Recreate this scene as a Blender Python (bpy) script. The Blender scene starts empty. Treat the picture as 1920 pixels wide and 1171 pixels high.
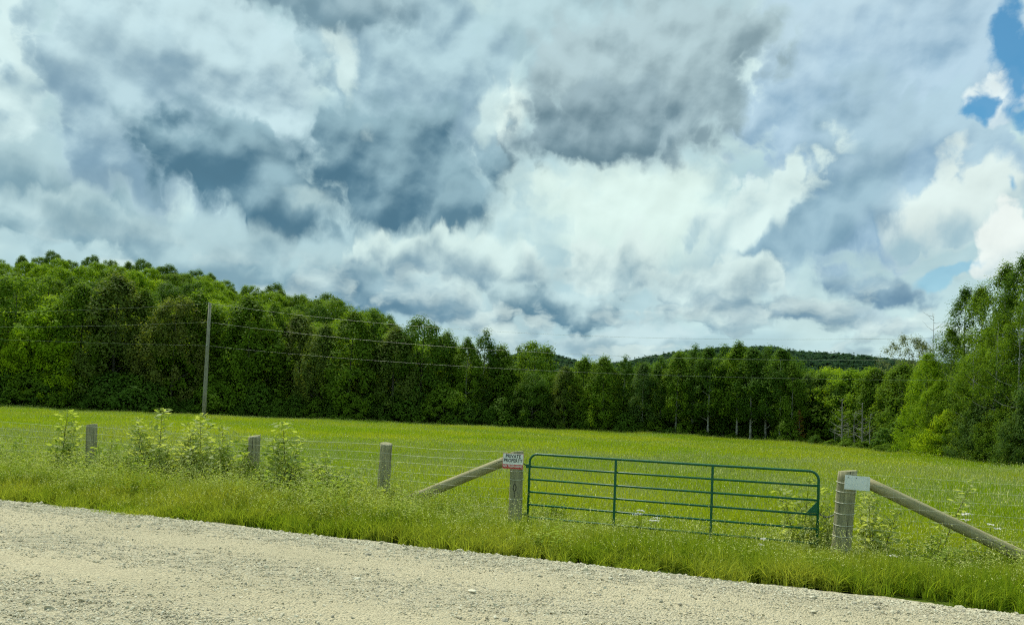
import bpy, bmesh, math, random
import numpy as np
from mathutils import Vector, Matrix, Euler, noise as mnoise
R = math.radians
SC = bpy.context.scene
COL = SC.collection
# ------------------------------------------------------------------ camera
FPX, CX, PPY = 1423.0, 960.0, 720.0          # lens in pixels of the 1920 px frame; optical axis sits low in the (cropped) frame
CAM_H, PITCH, ROLL = 2.1, R(1.81), R(2.29)
cam_d = bpy.data.cameras.new('camera'); cam = bpy.data.objects.new('camera', cam_d); COL.objects.link(cam)
cam_d.sensor_width = 36.0; cam_d.lens = FPX / 1920 * 36
cam_d.shift_y = (PPY - 585.5) / 1920
cam_d.clip_start = 0.1; cam_d.clip_end = 6000
CAM_ROT = Matrix.Rotation(PITCH, 3, 'X') @ Matrix.Rotation(R(90), 3, 'X') @ Matrix.Rotation(ROLL, 3, 'Z')
cam.matrix_world = Matrix.Translation((0, 0, CAM_H)) @ CAM_ROT.to_4x4()
SC.camera = cam

def ray(px, py):
    d = CAM_ROT @ Vector(((px - CX) / FPX, (PPY - py) / FPX, -1.0))
    return d
def at(px, py, Y):
    """world point at distance Y ahead seen at photo pixel px,py"""
    d = ray(px, py); k = Y / d.y
    return Vector((d.x * k, Y, CAM_H + d.z * k))
def hor(px):
    return 765 + (px - 960) * 0.04
def xat(px, Y):
    return at(px, hor(px), Y).x
def proj(x, y, z):
    v = CAM_ROT.transposed() @ Vector((x, y, z - CAM_H))
    if v.z > -0.05: return None
    return (CX + v.x / -v.z * FPX, PPY - v.y / -v.z * FPX)

# ------------------------------------------------------------------ tagging
def tag(o, label=None, cat=None, group=None, kind=None):
    if label: o['label'] = label
    if cat: o['category'] = cat
    if group: o['group'] = group
    if kind: o['kind'] = kind
    return o
def empty(name, loc=(0, 0, 0), rz=0.0):
    o = bpy.data.objects.new(name, None); COL.objects.link(o)
    o.empty_display_size = 0.2
    o.location = loc; o.rotation_euler = (0, 0, rz)
    return o
def link_mesh(name, me, mat=None, parent=None, col=None):
    if mat is not None and not me.materials: me.materials.append(mat)
    o = bpy.data.objects.new(name, me); (col or COL).objects.link(o)
    if parent is not None: o.parent = parent
    return o

def mesh_np(name, verts, faces, smooth=False, fattr=None):
    """verts (n,3); faces (m,k) all the same size"""
    verts = np.asarray(verts, dtype=np.float32); faces = np.asarray(faces, dtype=np.int32)
    me = bpy.data.meshes.new(name)
    n, m, k = len(verts), len(faces), faces.shape[1]
    me.vertices.add(n); me.vertices.foreach_set('co', verts.ravel())
    me.loops.add(m * k); me.loops.foreach_set('vertex_index', faces.ravel())
    me.polygons.add(m)
    me.polygons.foreach_set('loop_start', np.arange(0, m * k, k, dtype=np.int32))
    me.polygons.foreach_set('loop_total', np.full(m, k, dtype=np.int32))
    me.polygons.foreach_set('use_smooth', np.full(m, smooth, dtype=bool))
    me.update(calc_edges=True); me.validate()
    if fattr is not None:
        for key, val in fattr.items():
            a = me.attributes.new(key, 'FLOAT', 'FACE'); a.data.foreach_set('value', np.asarray(val, dtype=np.float32))
    return me

class MB:
    def __init__(s): s.v = []; s.f = []
    def tube(s, pts, rad, n=8, caps=True, wob=0.0, rng=None):
        pts = [Vector(p) for p in pts]
        if not hasattr(rad, '__len__'): rad = [rad] * len(pts)
        base = len(s.v); up = None
        for i, p in enumerate(pts):
            t = (pts[min(i + 1, len(pts) - 1)] - pts[max(i - 1, 0)])
            if t.length < 1e-9: t = Vector((0, 0, 1))
            t.normalize()
            if up is None:
                up = Vector((0, 0, 1)) if abs(t.z) < 0.9 else Vector((1, 0, 0))
            a = (up - t * up.dot(t))
            if a.length < 1e-6: a = t.orthogonal()
            a.normalize(); b = t.cross(a); up = a
            for k in range(n):
                w = 2 * math.pi * k / n
                r = rad[i] * (1 + (wob * (rng.random() - .5) if rng else 0))
                s.v.append(p + a * (math.cos(w) * r) + b * (math.sin(w) * r))
        for i in range(len(pts) - 1):
            for k in range(n):
                q = base + i * n
                s.f.append((q + k, q + (k + 1) % n, q + n + (k + 1) % n, q + n + k))
        if caps:
            s.f.append(tuple(base + k for k in reversed(range(n))))
            q = base + (len(pts) - 1) * n
            s.f.append(tuple(q + k for k in range(n)))
        return s
    def box(s, c, size, M=None):
        b = len(s.v); c = Vector(c)
        for dz in (-.5, .5):
            for dx, dy in ((-.5, -.5), (.5, -.5), (.5, .5), (-.5, .5)):
                p = Vector((dx * size[0], dy * size[1], dz * size[2]))
                s.v.append((M @ p if M else p) + c)
        for f in ((3, 2, 1, 0), (4, 5, 6, 7), (0, 1, 5, 4), (1, 2, 6, 5), (2, 3, 7, 6), (3, 0, 4, 7)):
            s.f.append(tuple(b + k for k in f))
        return s
    def mesh(s, name, smooth=False):
        me = bpy.data.meshes.new(name)
        me.from_pydata([tuple(p) for p in s.v], [], s.f)
        if smooth:
            for p in me.polygons: p.use_smooth = len(p.vertices) == 4
        me.update()
        return me
    def build(s, name, mat, parent=None, smooth=False, col=None):
        return link_mesh(name, s.mesh(name, smooth), mat, parent, col)

# ------------------------------------------------------------------ node expression helper
class NT:
    def __init__(s, tree): s.t = tree
    def node(s, typ, **props):
        n = s.t.nodes.new(typ)
        for k, v in props.items(): setattr(n, k, v)
        return n
    def put(s, sock, v):
        if isinstance(v, E): s.t.links.new(v.s, sock)
        elif isinstance(v, bpy.types.NodeSocket): s.t.links.new(v, sock)
        else:
            if hasattr(sock.default_value, '__len__') and not hasattr(v, '__len__'): v = [v] * len(sock.default_value)
            if hasattr(sock.default_value, '__len__') and len(sock.default_value) == 4 and len(v) == 3: v = (*v, 1)
            sock.default_value = v
    def m(s, op, *a, clamp=False):
        n = s.node('ShaderNodeMath', operation=op, use_clamp=clamp)
        for i, x in enumerate(a): s.put(n.inputs[i], x)
        return E(s, n.outputs[0])
    def vm(s, op, a, b=None, scale=None):
        n = s.node('ShaderNodeVectorMath', operation=op)
        s.put(n.inputs[0], a)
        if b is not None: s.put(n.inputs[1], b)
        if scale is not None: s.put(n.inputs['Scale'], scale)
        return E(s, n.outputs['Value' if op in ('LENGTH', 'DOT_PRODUCT', 'DISTANCE') else 'Vector'])
    def xyz(s, x, y, z=0.0):
        n = s.node('ShaderNodeCombineXYZ')
        for i, v in enumerate((x, y, z)): s.put(n.inputs[i], v)
        return E(s, n.outputs[0])
    def sep(s, v):
        n = s.node('ShaderNodeSeparateXYZ'); s.put(n.inputs[0], v)
        return [E(s, o) for o in n.outputs]
    def noise(s, vec, scale=1.0, detail=4.0, rough=0.5, dist=0.0, lac=2.0, color=False, dim='3D'):
        n = s.node('ShaderNodeTexNoise', noise_dimensions=dim)
        s.put(n.inputs['Vector'], vec); s.put(n.inputs['Scale'], scale); s.put(n.inputs['Detail'], detail)
        s.put(n.inputs['Roughness'], rough); s.put(n.inputs['Distortion'], dist); s.put(n.inputs['Lacunarity'], lac)
        return E(s, n.outputs['Color' if color else 'Fac'])
    def voronoi(s, vec, scale=1.0, feature='F1', out='Distance', detail=0.0, rough=0.5, smooth=None, dim='3D'):
        n = s.node('ShaderNodeTexVoronoi', feature=feature, voronoi_dimensions=dim)
        s.put(n.inputs['Vector'], vec); s.put(n.inputs['Scale'], scale)
        if detail: s.put(n.inputs['Detail'], detail); s.put(n.inputs['Roughness'], rough)
        if smooth is not None and 'Smoothness' in n.inputs: s.put(n.inputs['Smoothness'], smooth)
        return E(s, n.outputs[out])
    def ss(s, x, a, b, lo=0.0, hi=1.0, kind='SMOOTHSTEP'):
        n = s.node('ShaderNodeMapRange', interpolation_type=kind, clamp=True) if kind == 'LINEAR' else s.node('ShaderNodeMapRange', interpolation_type=kind)
        for i, v in enumerate((x, a, b, lo, hi)): s.put(n.inputs[i], v)
        return E(s, n.outputs[0])
    def mix(s, f, a, b, blend='MIX'):
        n = s.node('ShaderNodeMix', data_type='RGBA', blend_type=blend)
        s.put(n.inputs['Factor'], f)
        A = [i for i in n.inputs if i.type == 'RGBA']
        s.put(A[0], a); s.put(A[1], b)
        return E(s, [o for o in n.outputs if o.type == 'RGBA'][0])
    def attr(s, name, out='Fac'):
        n = s.node('ShaderNodeAttribute', attribute_name=name); return E(s, n.outputs[out])
class E:
    def __init__(s, nt, sock): s.nt = nt; s.s = sock
    def __add__(s, o): return s.nt.m('ADD', s, o)
    __radd__ = __add__
    def __sub__(s, o): return s.nt.m('SUBTRACT', s, o)
    def __rsub__(s, o): return s.nt.m('SUBTRACT', o, s)
    def __mul__(s, o): return s.nt.m('MULTIPLY', s, o)
    __rmul__ = __mul__
    def __truediv__(s, o): return s.nt.m('DIVIDE', s, o)
    def __neg__(s): return s.nt.m('MULTIPLY', s, -1.0)
    def clamp(s): return s.nt.m('ADD', s, 0.0, clamp=True)

def new_mat(name):
    m = bpy.data.materials.new(name); m.use_nodes = True
    m.node_tree.nodes.clear()
    nt = NT(m.node_tree)
    out = nt.node('ShaderNodeOutputMaterial')
    return m, nt, out
def lin(r, g, b):
    f = lambda c: (c / 255 / 12.92) if c / 255 <= 0.04045 else ((c / 255 + 0.055) / 1.055) ** 2.4
    return (f(r), f(g), f(b))
SUN_AZ, SUN_EL = R(-32), R(56)      # azimuth from +Y (ahead), negative = left
# ------------------------------------------------------------------ sky: Nishita air with procedural cloud decks
W = bpy.data.worlds.new('World'); SC.world = W; W.use_nodes = True
W.node_tree.nodes.clear()
W.cycles.sampling_method = 'MANUAL'; W.cycles.sample_map_resolution = 256
n = NT(W.node_tree)
K = 14.23                                         # one unit of sky = 100 px of the photograph = 0.0703 rad
tc = n.node('ShaderNodeTexCoord')
dirv = n.vm('NORMALIZE', tc.outputs['Generated'])
dx, dy, dz = n.sep(dirv)
az = n.m('ARCTAN2', dx, dy) * K
el = n.m('ARCSINE', dz) * K
P = n.xyz(az, el, 0.0)
def sky_pt(px, py):
    d = ray(px, py).normalized()
    return math.atan2(d.x, d.y) * K, math.asin(d.z) * K
# shared noises
Q = n.vm('MULTIPLY', P, n.xyz(1.0, n.ss(el, 0.0, 3.5, 1.45, 1.0, 'LINEAR'), 0.0))
wv = n.vm('SUBTRACT', n.noise(Q, 0.55, 1.0, 0.5, color=True, dim='2D'), (0.5, 0.5, 0.5))
wv2 = n.vm('SUBTRACT', n.noise(Q, 1.9, 4.0, 0.5, color=True, dim='2D'), (0.5, 0.5, 0.5))
Pw = n.vm('ADD', P, n.vm('ADD', n.vm('SCALE', wv, scale=0.72), n.vm('SCALE', wv2, scale=0.42)))
Qf = n.vm('ADD', Q, n.vm('SCALE', wv2, scale=0.16))
fb = n.noise(Qf, 0.95, 7.0, 0.47, dim='2D')                                    # broad billows
f3 = n.noise(Q, 0.95, 2.5, 0.45, dim='2D')
fl = n.noise(n.vm('ADD', Q, (0.05, -0.20, 0.0)), 0.95, 2.5, 0.45, dim='2D')
ff_ = n.noise(n.vm('ADD', Qf, (0.012, -0.035, 0.0)), 0.95, 7.0, 0.47, dim='2D')   # the same, a step away from the sun
pn = n.node('ShaderNodeTexNoise', noise_dimensions='2D', noise_type='RIDGED_MULTIFRACTAL', normalize=True)
n.put(pn.inputs['Vector'], n.vm('ADD', Q, n.vm('SCALE', wv2, scale=0.22))); n.put(pn.inputs['Scale'], 1.15); n.put(pn.inputs['Detail'], 4.0); n.put(pn.inputs['Roughness'], 0.52)
n.put(pn.inputs['Offset'], 1.0); n.put(pn.inputs['Gain'], 1.6)
puff = E(n, pn.outputs['Fac'])                                      # creases between billows
emb = (fl - f3) + (ff_ - fb) * 0.9                                                     # relief light
edge = 0.78 * n.m('MULTIPLY_ADD', n.noise(Qf, 4.6, 5.0, 0.6, dim='2D'), 0.42, n.m('MULTIPLY_ADD', fb, 1.3, n.m('MULTIPLY_ADD', n.m('MINIMUM', puff, 1.3), -0.44, -0.475)))
tvar = n.m('MULTIPLY_ADD', emb, -2.0, n.m('MULTIPLY_ADD', fb, -0.8, n.m('MULTIPLY_ADD', n.m('MINIMUM', puff, 1.3), -0.16, 0.52)))
wx, wy, _ = n.sep(Pw)
def C(r, g, b): return lin(r, g, b)
# ---- base: high bright veil
veil = n.noise(n.xyz(az * 0.35, el * 0.9, 3.0), 1.0, 4.0, 0.5, dim='2D')
col = n.mix(n.ss(veil, 0.35, 0.68), C(182, 211, 218), C(206, 231, 232))
col = n.mix(n.ss(el, 1.3, 0.2), col, C(200, 222, 228))
cover = None
# ---- blue holes in the veil
holes = None
for (hx, hy, rx, ry, rot, hs_) in ((1900, 118, 44, 92, 14, .95), (1834, 206, 52, 26, 28, .95), (1915, 335, 24, 34, 0, .7), (1800, 505, 56, 14, 12, .45)):
    x0, y0 = sky_pt(hx, hy); ax = abs(sky_pt(hx + rx, hy)[0] - x0)
    c, s_ = math.cos(R(rot)), math.sin(R(rot))
    lx = wx - x0; ly = wy - y0
    u = (lx * c + ly * s_) / ax; v = (ly * c - lx * s_) / (ry / 100)
    d = 1.0 - n.m('SQRT', u * u + v * v)
    h = n.ss(d - edge * 1.2, -0.05, 0.45, 0.0, hs_)
    holes = h if holes is None else n.m('MAXIMUM', holes, h)
# ---- placed clouds: (px, py, rx, ry, rot, top colour, belly colour, opacity, softness, edge amount, belly bias)
WH, LB, MG, DB, GY, DG = (228, 246, 243), (188, 216, 224), (150, 180, 192), (92, 130, 152), (150, 168, 172), (112, 134, 142)
BL = (150, 184, 212)
CL = [
 # bright openings
 (1190, 405, 330, 120, -6, (226, 246, 240), (216, 240, 236), 1.0, .7, .6, .3),
 (650, 110, 60, 120, 14, (238, 252, 248), (226, 244, 242), .95, .5, .8, .2),
 (935, 210, 66, 90, -20, (232, 249, 244), (220, 241, 239), .95, .5, .8, .2),
 (580, 362, 60, 30, -12, (228, 246, 240), (210, 234, 232), .9, .6, .8, .3),
 (1440, 130, 90, 160, -8, (222, 243, 242), (200, 227, 232), .9, .7, .9, .3),
 # great blue grey sheet at the right
 (1640, 180, 300, 330, -8, (186, 212, 228), (142, 178, 204), 1.0, .30, .62, .50),
 (1570, 50, 220, 110, 10, (196, 220, 232), (164, 194, 216), .8, .6, .8, .4),
 (1790, 310, 150, 140, 0, (184, 212, 226), (138, 174, 202), .9, .5, .8, .5),
 (1765, 395, 150, 85, 12, (232, 245, 240), (170, 202, 214), .9, .55, 1.1, .22),
 (1580, 330, 150, 200, -30, (176, 204, 218), (126, 162, 186), .9, .6, .7, .55),
 (1420, 425, 120, 175, -42, (224, 243, 240), (180, 210, 219), .95, .4, .9, .36),
 (1500, 445, 85, 215, -44, (164, 195, 210), (118, 157, 181), .95, .6, .65, .62),
 (1885, 185, 60, 40, 10, (232, 244, 246), (186, 212, 228), .95, .35, .8, .4),
 # centre right grey cloud
 (1120, 40, 380, 140, -4, (188, 215, 222), (160, 191, 202), .85, .7, .7, .45),
 (1215, 140, 280, 175, 10, (184, 207, 213), (138, 163, 173), 1.0, .45, .55, .52),
 (1120, 235, 210, 90, 8, (160, 184, 193), (108, 137, 151), .98, .5, .65, .62),
 # left
 (15, 190, 110, 210, 6, (220, 241, 241), (160, 191, 203), .9, .4, .8, .5),
 (140, 350, 300, 80, -3, (178, 206, 213), (132, 167, 182), .92, .6, .7, .6),
 (360, 185, 320, 235, -14, (202, 227, 233), (138, 170, 188), 1.0, .26, .62, .60),
 (215, 215, 150, 160, 0, (186, 213, 222), (132, 165, 186), .8, .7, .6, .6),
 (470, 338, 270, 108, -22, (152, 184, 196), (84, 124, 146), .98, .50, .62, .66),
 (770, 155, 195, 255, 8, (186, 214, 222), (140, 172, 190), 1.0, .24, .55, .58),
 (745, 318, 240, 135, -4, (150, 182, 194), (84, 123, 145), 1.0, .5, .62, .64),
 (640, 125, 34, 95, 16, (226, 245, 242), (214, 237, 236), .75, .8, 1.1, .2),
 (930, 210, 32, 60, -24, (222, 243, 240), (212, 236, 235), .7, .8, 1.1, .2),
 (585, 372, 62, 24, -14, (206, 230, 230), (190, 217, 220), .6, 1.1, 1.0, .3),
 (850, 385, 90, 60, 40, (150, 182, 194), (100, 138, 158), .8, .6, .9, .6),
 (600, -5, 240, 65, -2, (160, 186, 196), (116, 148, 164), .95, .6, .6, .55),
 # rolling rows below
 (120, 425, 240, 52, 0, (196, 222, 226), (124, 162, 178), .9, .6, .9, .55),
 (430, 492, 400, 80, -3, (182, 210, 216), (130, 166, 183), .92, .7, .7, .6),
 (620, 500, 240, 60, 0, (180, 208, 214), (122, 160, 178), .85, .7, .9, .55),
 (840, 492, 190, 66, -4, (220, 241, 238), (138, 170, 186), .98, .4, .9, .5),
 (770, 570, 250, 58, -4, (164, 194, 205), (96, 136, 160), .95, .6, .75, .64),
 (1135, 500, 160, 85, 5, (226, 244, 240), (142, 174, 188), .95, .45, .95, .42),
 (1035, 575, 190, 48, 0, (200, 225, 228), (96, 136, 158), .95, .5, .9, .62),
 (1330, 545, 180, 64, 5, (222, 241, 238), (134, 168, 186), .95, .45, .95, .5),
 (1410, 590, 210, 34, 0, (156, 184, 197), (102, 140, 164), .85, .7, .8, .6),
 (1668, 540, 150, 34, 2, (160, 190, 205), (106, 143, 170), .95, .55, .7, .62),
 (1600, 598, 200, 24, 0, (186, 210, 219), (122, 157, 180), .85, .6, .8, .6),
 (1120, 640, 260, 26, 0, (206, 228, 231), (146, 178, 193), .8, .7, .9, .5),
 (1895, 478, 70, 75, 20, (244, 251, 247), (204, 225, 231), 1.0, .3, .8, .25),
]
for (px, py, rx, ry, rot, ct, cb, op, soft, ea, bias) in CL:
    x0, y0 = sky_pt(px, py)
    ax = abs(sky_pt(px + rx * .5, py)[0] - sky_pt(px - rx * .5, py)[0]); ay = ry / 100
    c, s_ = math.cos(R(rot)), math.sin(R(rot))
    mp = n.node('ShaderNodeMapping', vector_type='TEXTURE')
    n.put(mp.inputs['Vector'], Pw); mp.inputs['Location'].default_value = (x0, y0, 0)
    mp.inputs['Rotation'].default_value = (0, 0, R(rot)); mp.inputs['Scale'].default_value = (ax, ay, 1)
    loc = E(n, mp.outputs[0])
    v = n.sep(loc)[1]
    dd = n.m('MULTIPLY_ADD', edge, ea, 1.0) - n.vm('LENGTH', loc)
    mask = n.ss(dd, 0.0, soft * 0.75, 0.0, op)
    t = n.ss(n.m('MULTIPLY_ADD', v, -0.6, tvar), 0.10 - bias, 1.0 - bias)
    core = n.ss(dd, 0.0, 0.34, 0.25, 1.0, 'LINEAR')
    col = n.mix(mask, col, n.mix(t * core, C(*ct), C(*cb)))
# ---- rows of small cumulus low over the hills
R2 = n.vm('ADD', n.xyz(az * 0.62, n.m('POWER', n.m('MAXIMUM', el, 0.0), 0.75) * 2.0, 5.0), n.vm('SCALE', wv2, scale=0.30))
deck = n.noise(R2, 1.0, 7.0, 0.53, dim='2D')
deck_up = n.noise(n.vm('ADD', R2, (0.04, 0.30, 0.0)), 1.0, 5.0, 0.53, dim='2D')
dk = n.ss(n.m('MULTIPLY_ADD', n.m('MINIMUM', puff, 1.3), -0.10, deck), 0.35, 0.47)
lit = n.ss((deck - deck_up) * 1.9 + 0.45, 0.0, 0.95)
far = n.ss(el, 3.1, 1.7) * 0.72
col = n.mix(dk * far, col, n.mix(lit, C(116, 152, 172), C(226, 243, 239)))
# fine relief over everything
rel = n.ss(emb, -0.16, 0.16, 0.94, 1.06, 'LINEAR')
col = n.mix(1.0, col, n.xyz(rel * 0.95, rel * 0.98, rel * 0.975), 'MULTIPLY')
sky = n.node('ShaderNodeTexSky', sky_type='NISHITA', sun_disc=False)
sky.sun_elevation = SUN_EL; sky.sun_rotation = SUN_AZ
sky.air_density = 1.0; sky.dust_density = 0.4; sky.ozone_density = 2.0
bg1 = n.node('ShaderNodeBackground'); n.put(bg1.inputs['Color'], n.mix(1.0, sky.outputs[0], (0.42, 0.92, 0.98), 'MULTIPLY')); bg1.inputs['Strength'].default_value = 0.12
bg2 = n.node('ShaderNodeBackground'); n.put(bg2.inputs['Color'], col); bg2.inputs['Strength'].default_value = 1.0
ms = n.node('ShaderNodeMixShader')
n.put(ms.inputs[0], holes * -1.0 + 1.0); n.put(ms.inputs[1], bg1.outputs[0]); n.put(ms.inputs[2], bg2.outputs[0])
wo = n.node('ShaderNodeOutputWorld'); n.put(wo.inputs['Surface'], ms.outputs[0])
# ------------------------------------------------------------------ sun
sl = bpy.data.lights.new('sun', 'SUN'); sl.energy = 4.5; sl.angle = R(0.53); sl.color = (1.0, 0.95, 0.84)
so = bpy.data.objects.new('sun', sl); COL.objects.link(so)
sd = Vector((math.sin(SUN_AZ) * math.cos(SUN_EL), math.cos(SUN_AZ) * math.cos(SUN_EL), math.sin(SUN_EL)))
so.rotation_euler = (-sd).to_track_quat('-Z', 'Y').to_euler(); so.location = sd * 60
# ------------------------------------------------------------------ the lie of the land
NX, NY = 0.3437, 0.9391                      # across the road, away from the camera
TX, TY = 0.9391, -0.3437                     # along the road, to the right
S0 = 12.98 * NY                              # the fence line is s = 0
def s_of(x, y): return NX * x + NY * y - S0
def xy_of(t, s): return (TX * t + NX * (s + S0), TY * t + NY * (s + S0))   # t along, s across
def smooth(a, b, x):
    k = np.clip((np.asarray(x, dtype=float) - a) / (b - a), 0, 1); return k * k * (3 - 2 * k)
def road_edge(t):
    return -3.22 + 0.10 * np.sin(t * 0.9 + 1) + 0.07 * np.sin(t * 2.3) + 0.05 * np.sin(t * 5.1 + 2)
RE, RW = -3.2, -13.2
def gz(x, y):
    x = np.asarray(x, float); y = np.asarray(y, float)
    s = s_of(x, y)
    z = 0.27 * smooth(-0.9, -3.0, s) if False else 0.27 * (1 - smooth(-3.0, -0.9, s))
    z = z - 0.34 * smooth(8, 55, s)
    z = z + 0.05 * np.sin(x * 0.7 + 1.3) * np.sin(y * 0.55) * smooth(-0.5, 3, s) * (1 - smooth(40, 90, s))
    z = z - 0.06 * smooth(-3.05, -3.6, s) if False else z - 0.06 * (1 - smooth(-3.6, -3.05, s))
    return z
# far edge of the hayfield: photo px -> distance
EDGE = np.array([(-500, 84), (0, 83), (400, 84), (700, 85), (960, 86), (1200, 80), (1350, 75), (1500, 67), (1620, 60), (1690, 53), (1760, 47.5), (1850, 43.5), (1920, 40), (2100, 35), (2400, 30)], float)
def edge_d(px): return float(np.interp(px, EDGE[:, 0], EDGE[:, 1]))
EDGE_U = np.array([(xat(p, d) / d, d) for p, d in EDGE])
def edge_at(x, y): return np.interp(np.asarray(x) / np.maximum(np.asarray(y), 0.1), EDGE_U[:, 0], EDGE_U[:, 1])

# ground sheet
def axis(lo, hi, fine_lo, fine_hi, step, g=1.25):
    a = list(np.arange(fine_lo, fine_hi + 1e-6, step))
    st = step
    while a[-1] < hi: st *= g; a.append(min(a[-1] + st, hi))
    st = step
    while a[0] > lo: st *= g; a.insert(0, max(a[0] - st, lo))
    return np.array(a)
def grid_mesh(name, xs, ys, zf, smooth_=True, xyf=None):
    X, Y = np.meshgrid(xs, ys)
    if xyf: X, Y = xyf(X, Y)
    Z = zf(X, Y)
    v = np.stack([X.ravel(), Y.ravel(), np.asarray(Z).ravel()], 1)
    nx, ny = len(xs), len(ys)
    i = np.arange(nx * ny).reshape(ny, nx)
    f = np.stack([i[:-1, :-1].ravel(), i[:-1, 1:].ravel(), i[1:, 1:].ravel(), i[1:, :-1].ravel()], 1)
    return mesh_np(name, v, f, smooth_)

m_ground, nt, out = new_mat('field_soil_and_turf')
pos = nt.node('ShaderNodeNewGeometry').outputs['Position']
px_, py_, pz_ = nt.sep(pos)
fine = nt.noise(pos, 7.0, 6.0, 0.6); broad = nt.noise(pos, 0.12, 3.0, 0.5)
c = nt.mix(fine, (0.035, 0.060, 0.008), (0.090, 0.125, 0.018))
c = nt.mix(nt.ss(broad, 0.35, 0.7, 0, 0.5), c, (0.10, 0.14, 0.018))
b = nt.node('ShaderNodeBsdfPrincipled'); nt.put(b.inputs['Base Color'], c); b.inputs['Roughness'].default_value = 1.0; b.inputs['Specular IOR Level'].default_value = 0.0
nt.put(out.inputs['Surface'], b.outputs[0])
xs = axis(-2600, 2600, -60, 60, 1.0); ys = axis(-400, 3000, 4, 90, 1.0)
ground = link_mesh('ground', grid_mesh('ground', xs, ys, gz), m_ground); tag(ground, kind='structure')

# gravel road: built along its own axes
def road_z(t, s):
    return 0.30 + 0.05 * np.exp(-((s + 7.6) / 3.0) ** 2) + 0.012 * np.sin(s * 2.6) + 0.008 * np.sin(t * 0.8 + s) - 0.10 * smooth(-3.55, -3.05, s)
rx = np.arange(-26, 26.01, 0.10); ry = np.concatenate([np.arange(RW, -9.6, 0.3), np.arange(-9.6, -2.95, 0.05)])
def rz_mesh():
    T, S = np.meshgrid(rx, ry)
    w = smooth(-3.9, -3.2, S)
    S2 = S + w * (road_edge(T) + 3.22)
    rng = np.random.default_rng(5)
    Z = road_z(T, S) + 0.006 * rng.standard_normal(T.shape)
    v = np.stack([T.ravel(), S2.ravel(), Z.ravel()], 1)
    i = np.arange(T.size).reshape(T.shape)
    f = np.stack([i[:-1, :-1].ravel(), i[:-1, 1:].ravel(), i[1:, 1:].ravel(), i[1:, :-1].ravel()], 1)
    return mesh_np('gravel_road', v, f, True)
m_road, nt, out = new_mat('crushed_stone_road')
tcn = nt.node('ShaderNodeTexCoord').outputs['Object']
ox, oy, oz = nt.sep(tcn)
st = nt.xyz(ox * 0.10, oy * 1.1, 0.0)
tracks = nt.noise(st, 1.0, 3.0, 0.5)
wob = oy + (nt.noise(tcn, 0.35, 2.0) - 0.5) * 0.9
rut = nt.m('ADD', nt.ss(nt.m('ABSOLUTE', wob + 4.75), 0.15, 0.75, 1, 0), nt.ss(nt.m('ABSOLUTE', wob + 6.6), 0.2, 0.8, 1, 0), clamp=True)
g1 = nt.noise(tcn, 22.0, 4.0, 0.75); g2 = nt.voronoi(tcn, 52.0, 'F1', 'Distance'); g2c = nt.voronoi(tcn, 52.0, 'F1', 'Color')
g3 = nt.noise(tcn, 3.0, 4.0, 0.6); g4 = nt.noise(tcn, 0.5, 3.0, 0.5)
stonec = nt.mix(nt.sep(g2c)[0], (0.20, 0.185, 0.13), (0.60, 0.56, 0.41))
dirt = nt.mix(g3, (0.47, 0.42, 0.275), (0.56, 0.505, 0.34))
c = nt.mix(nt.m('ADD', nt.ss(g1, 0.40, 0.62), rut * -0.55, clamp=True), dirt, stonec)
c = nt.mix(nt.ss(g4, 0.3, 0.7, 0.0, 0.35), c, (0.36, 0.335, 0.22))
bmp = nt.node('ShaderNodeBump'); bmp.inputs['Strength'].default_value = 1.0; bmp.inputs['Distance'].default_value = 0.035
nt.put(bmp.inputs['Height'], g1 * 0.7 + g2 * -0.6)
b = nt.node('ShaderNodeBsdfPrincipled'); nt.put(b.inputs['Base Color'], c); b.inputs['Roughness'].default_value = 1.0; b.inputs['Specular IOR Level'].default_value = 0.05
nt.put(b.inputs['Normal'], bmp.outputs[0]); nt.put(out.inputs['Surface'], b.outputs[0])
road = link_mesh('gravel_road', rz_mesh(), m_road); tag(road, kind='structure')
road.location = (NX * S0, NY * S0, 0); road.rotation_euler = (0, 0, math.atan2(TY, TX))
# behind the camera the other verge is the plain ground sheet

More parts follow.
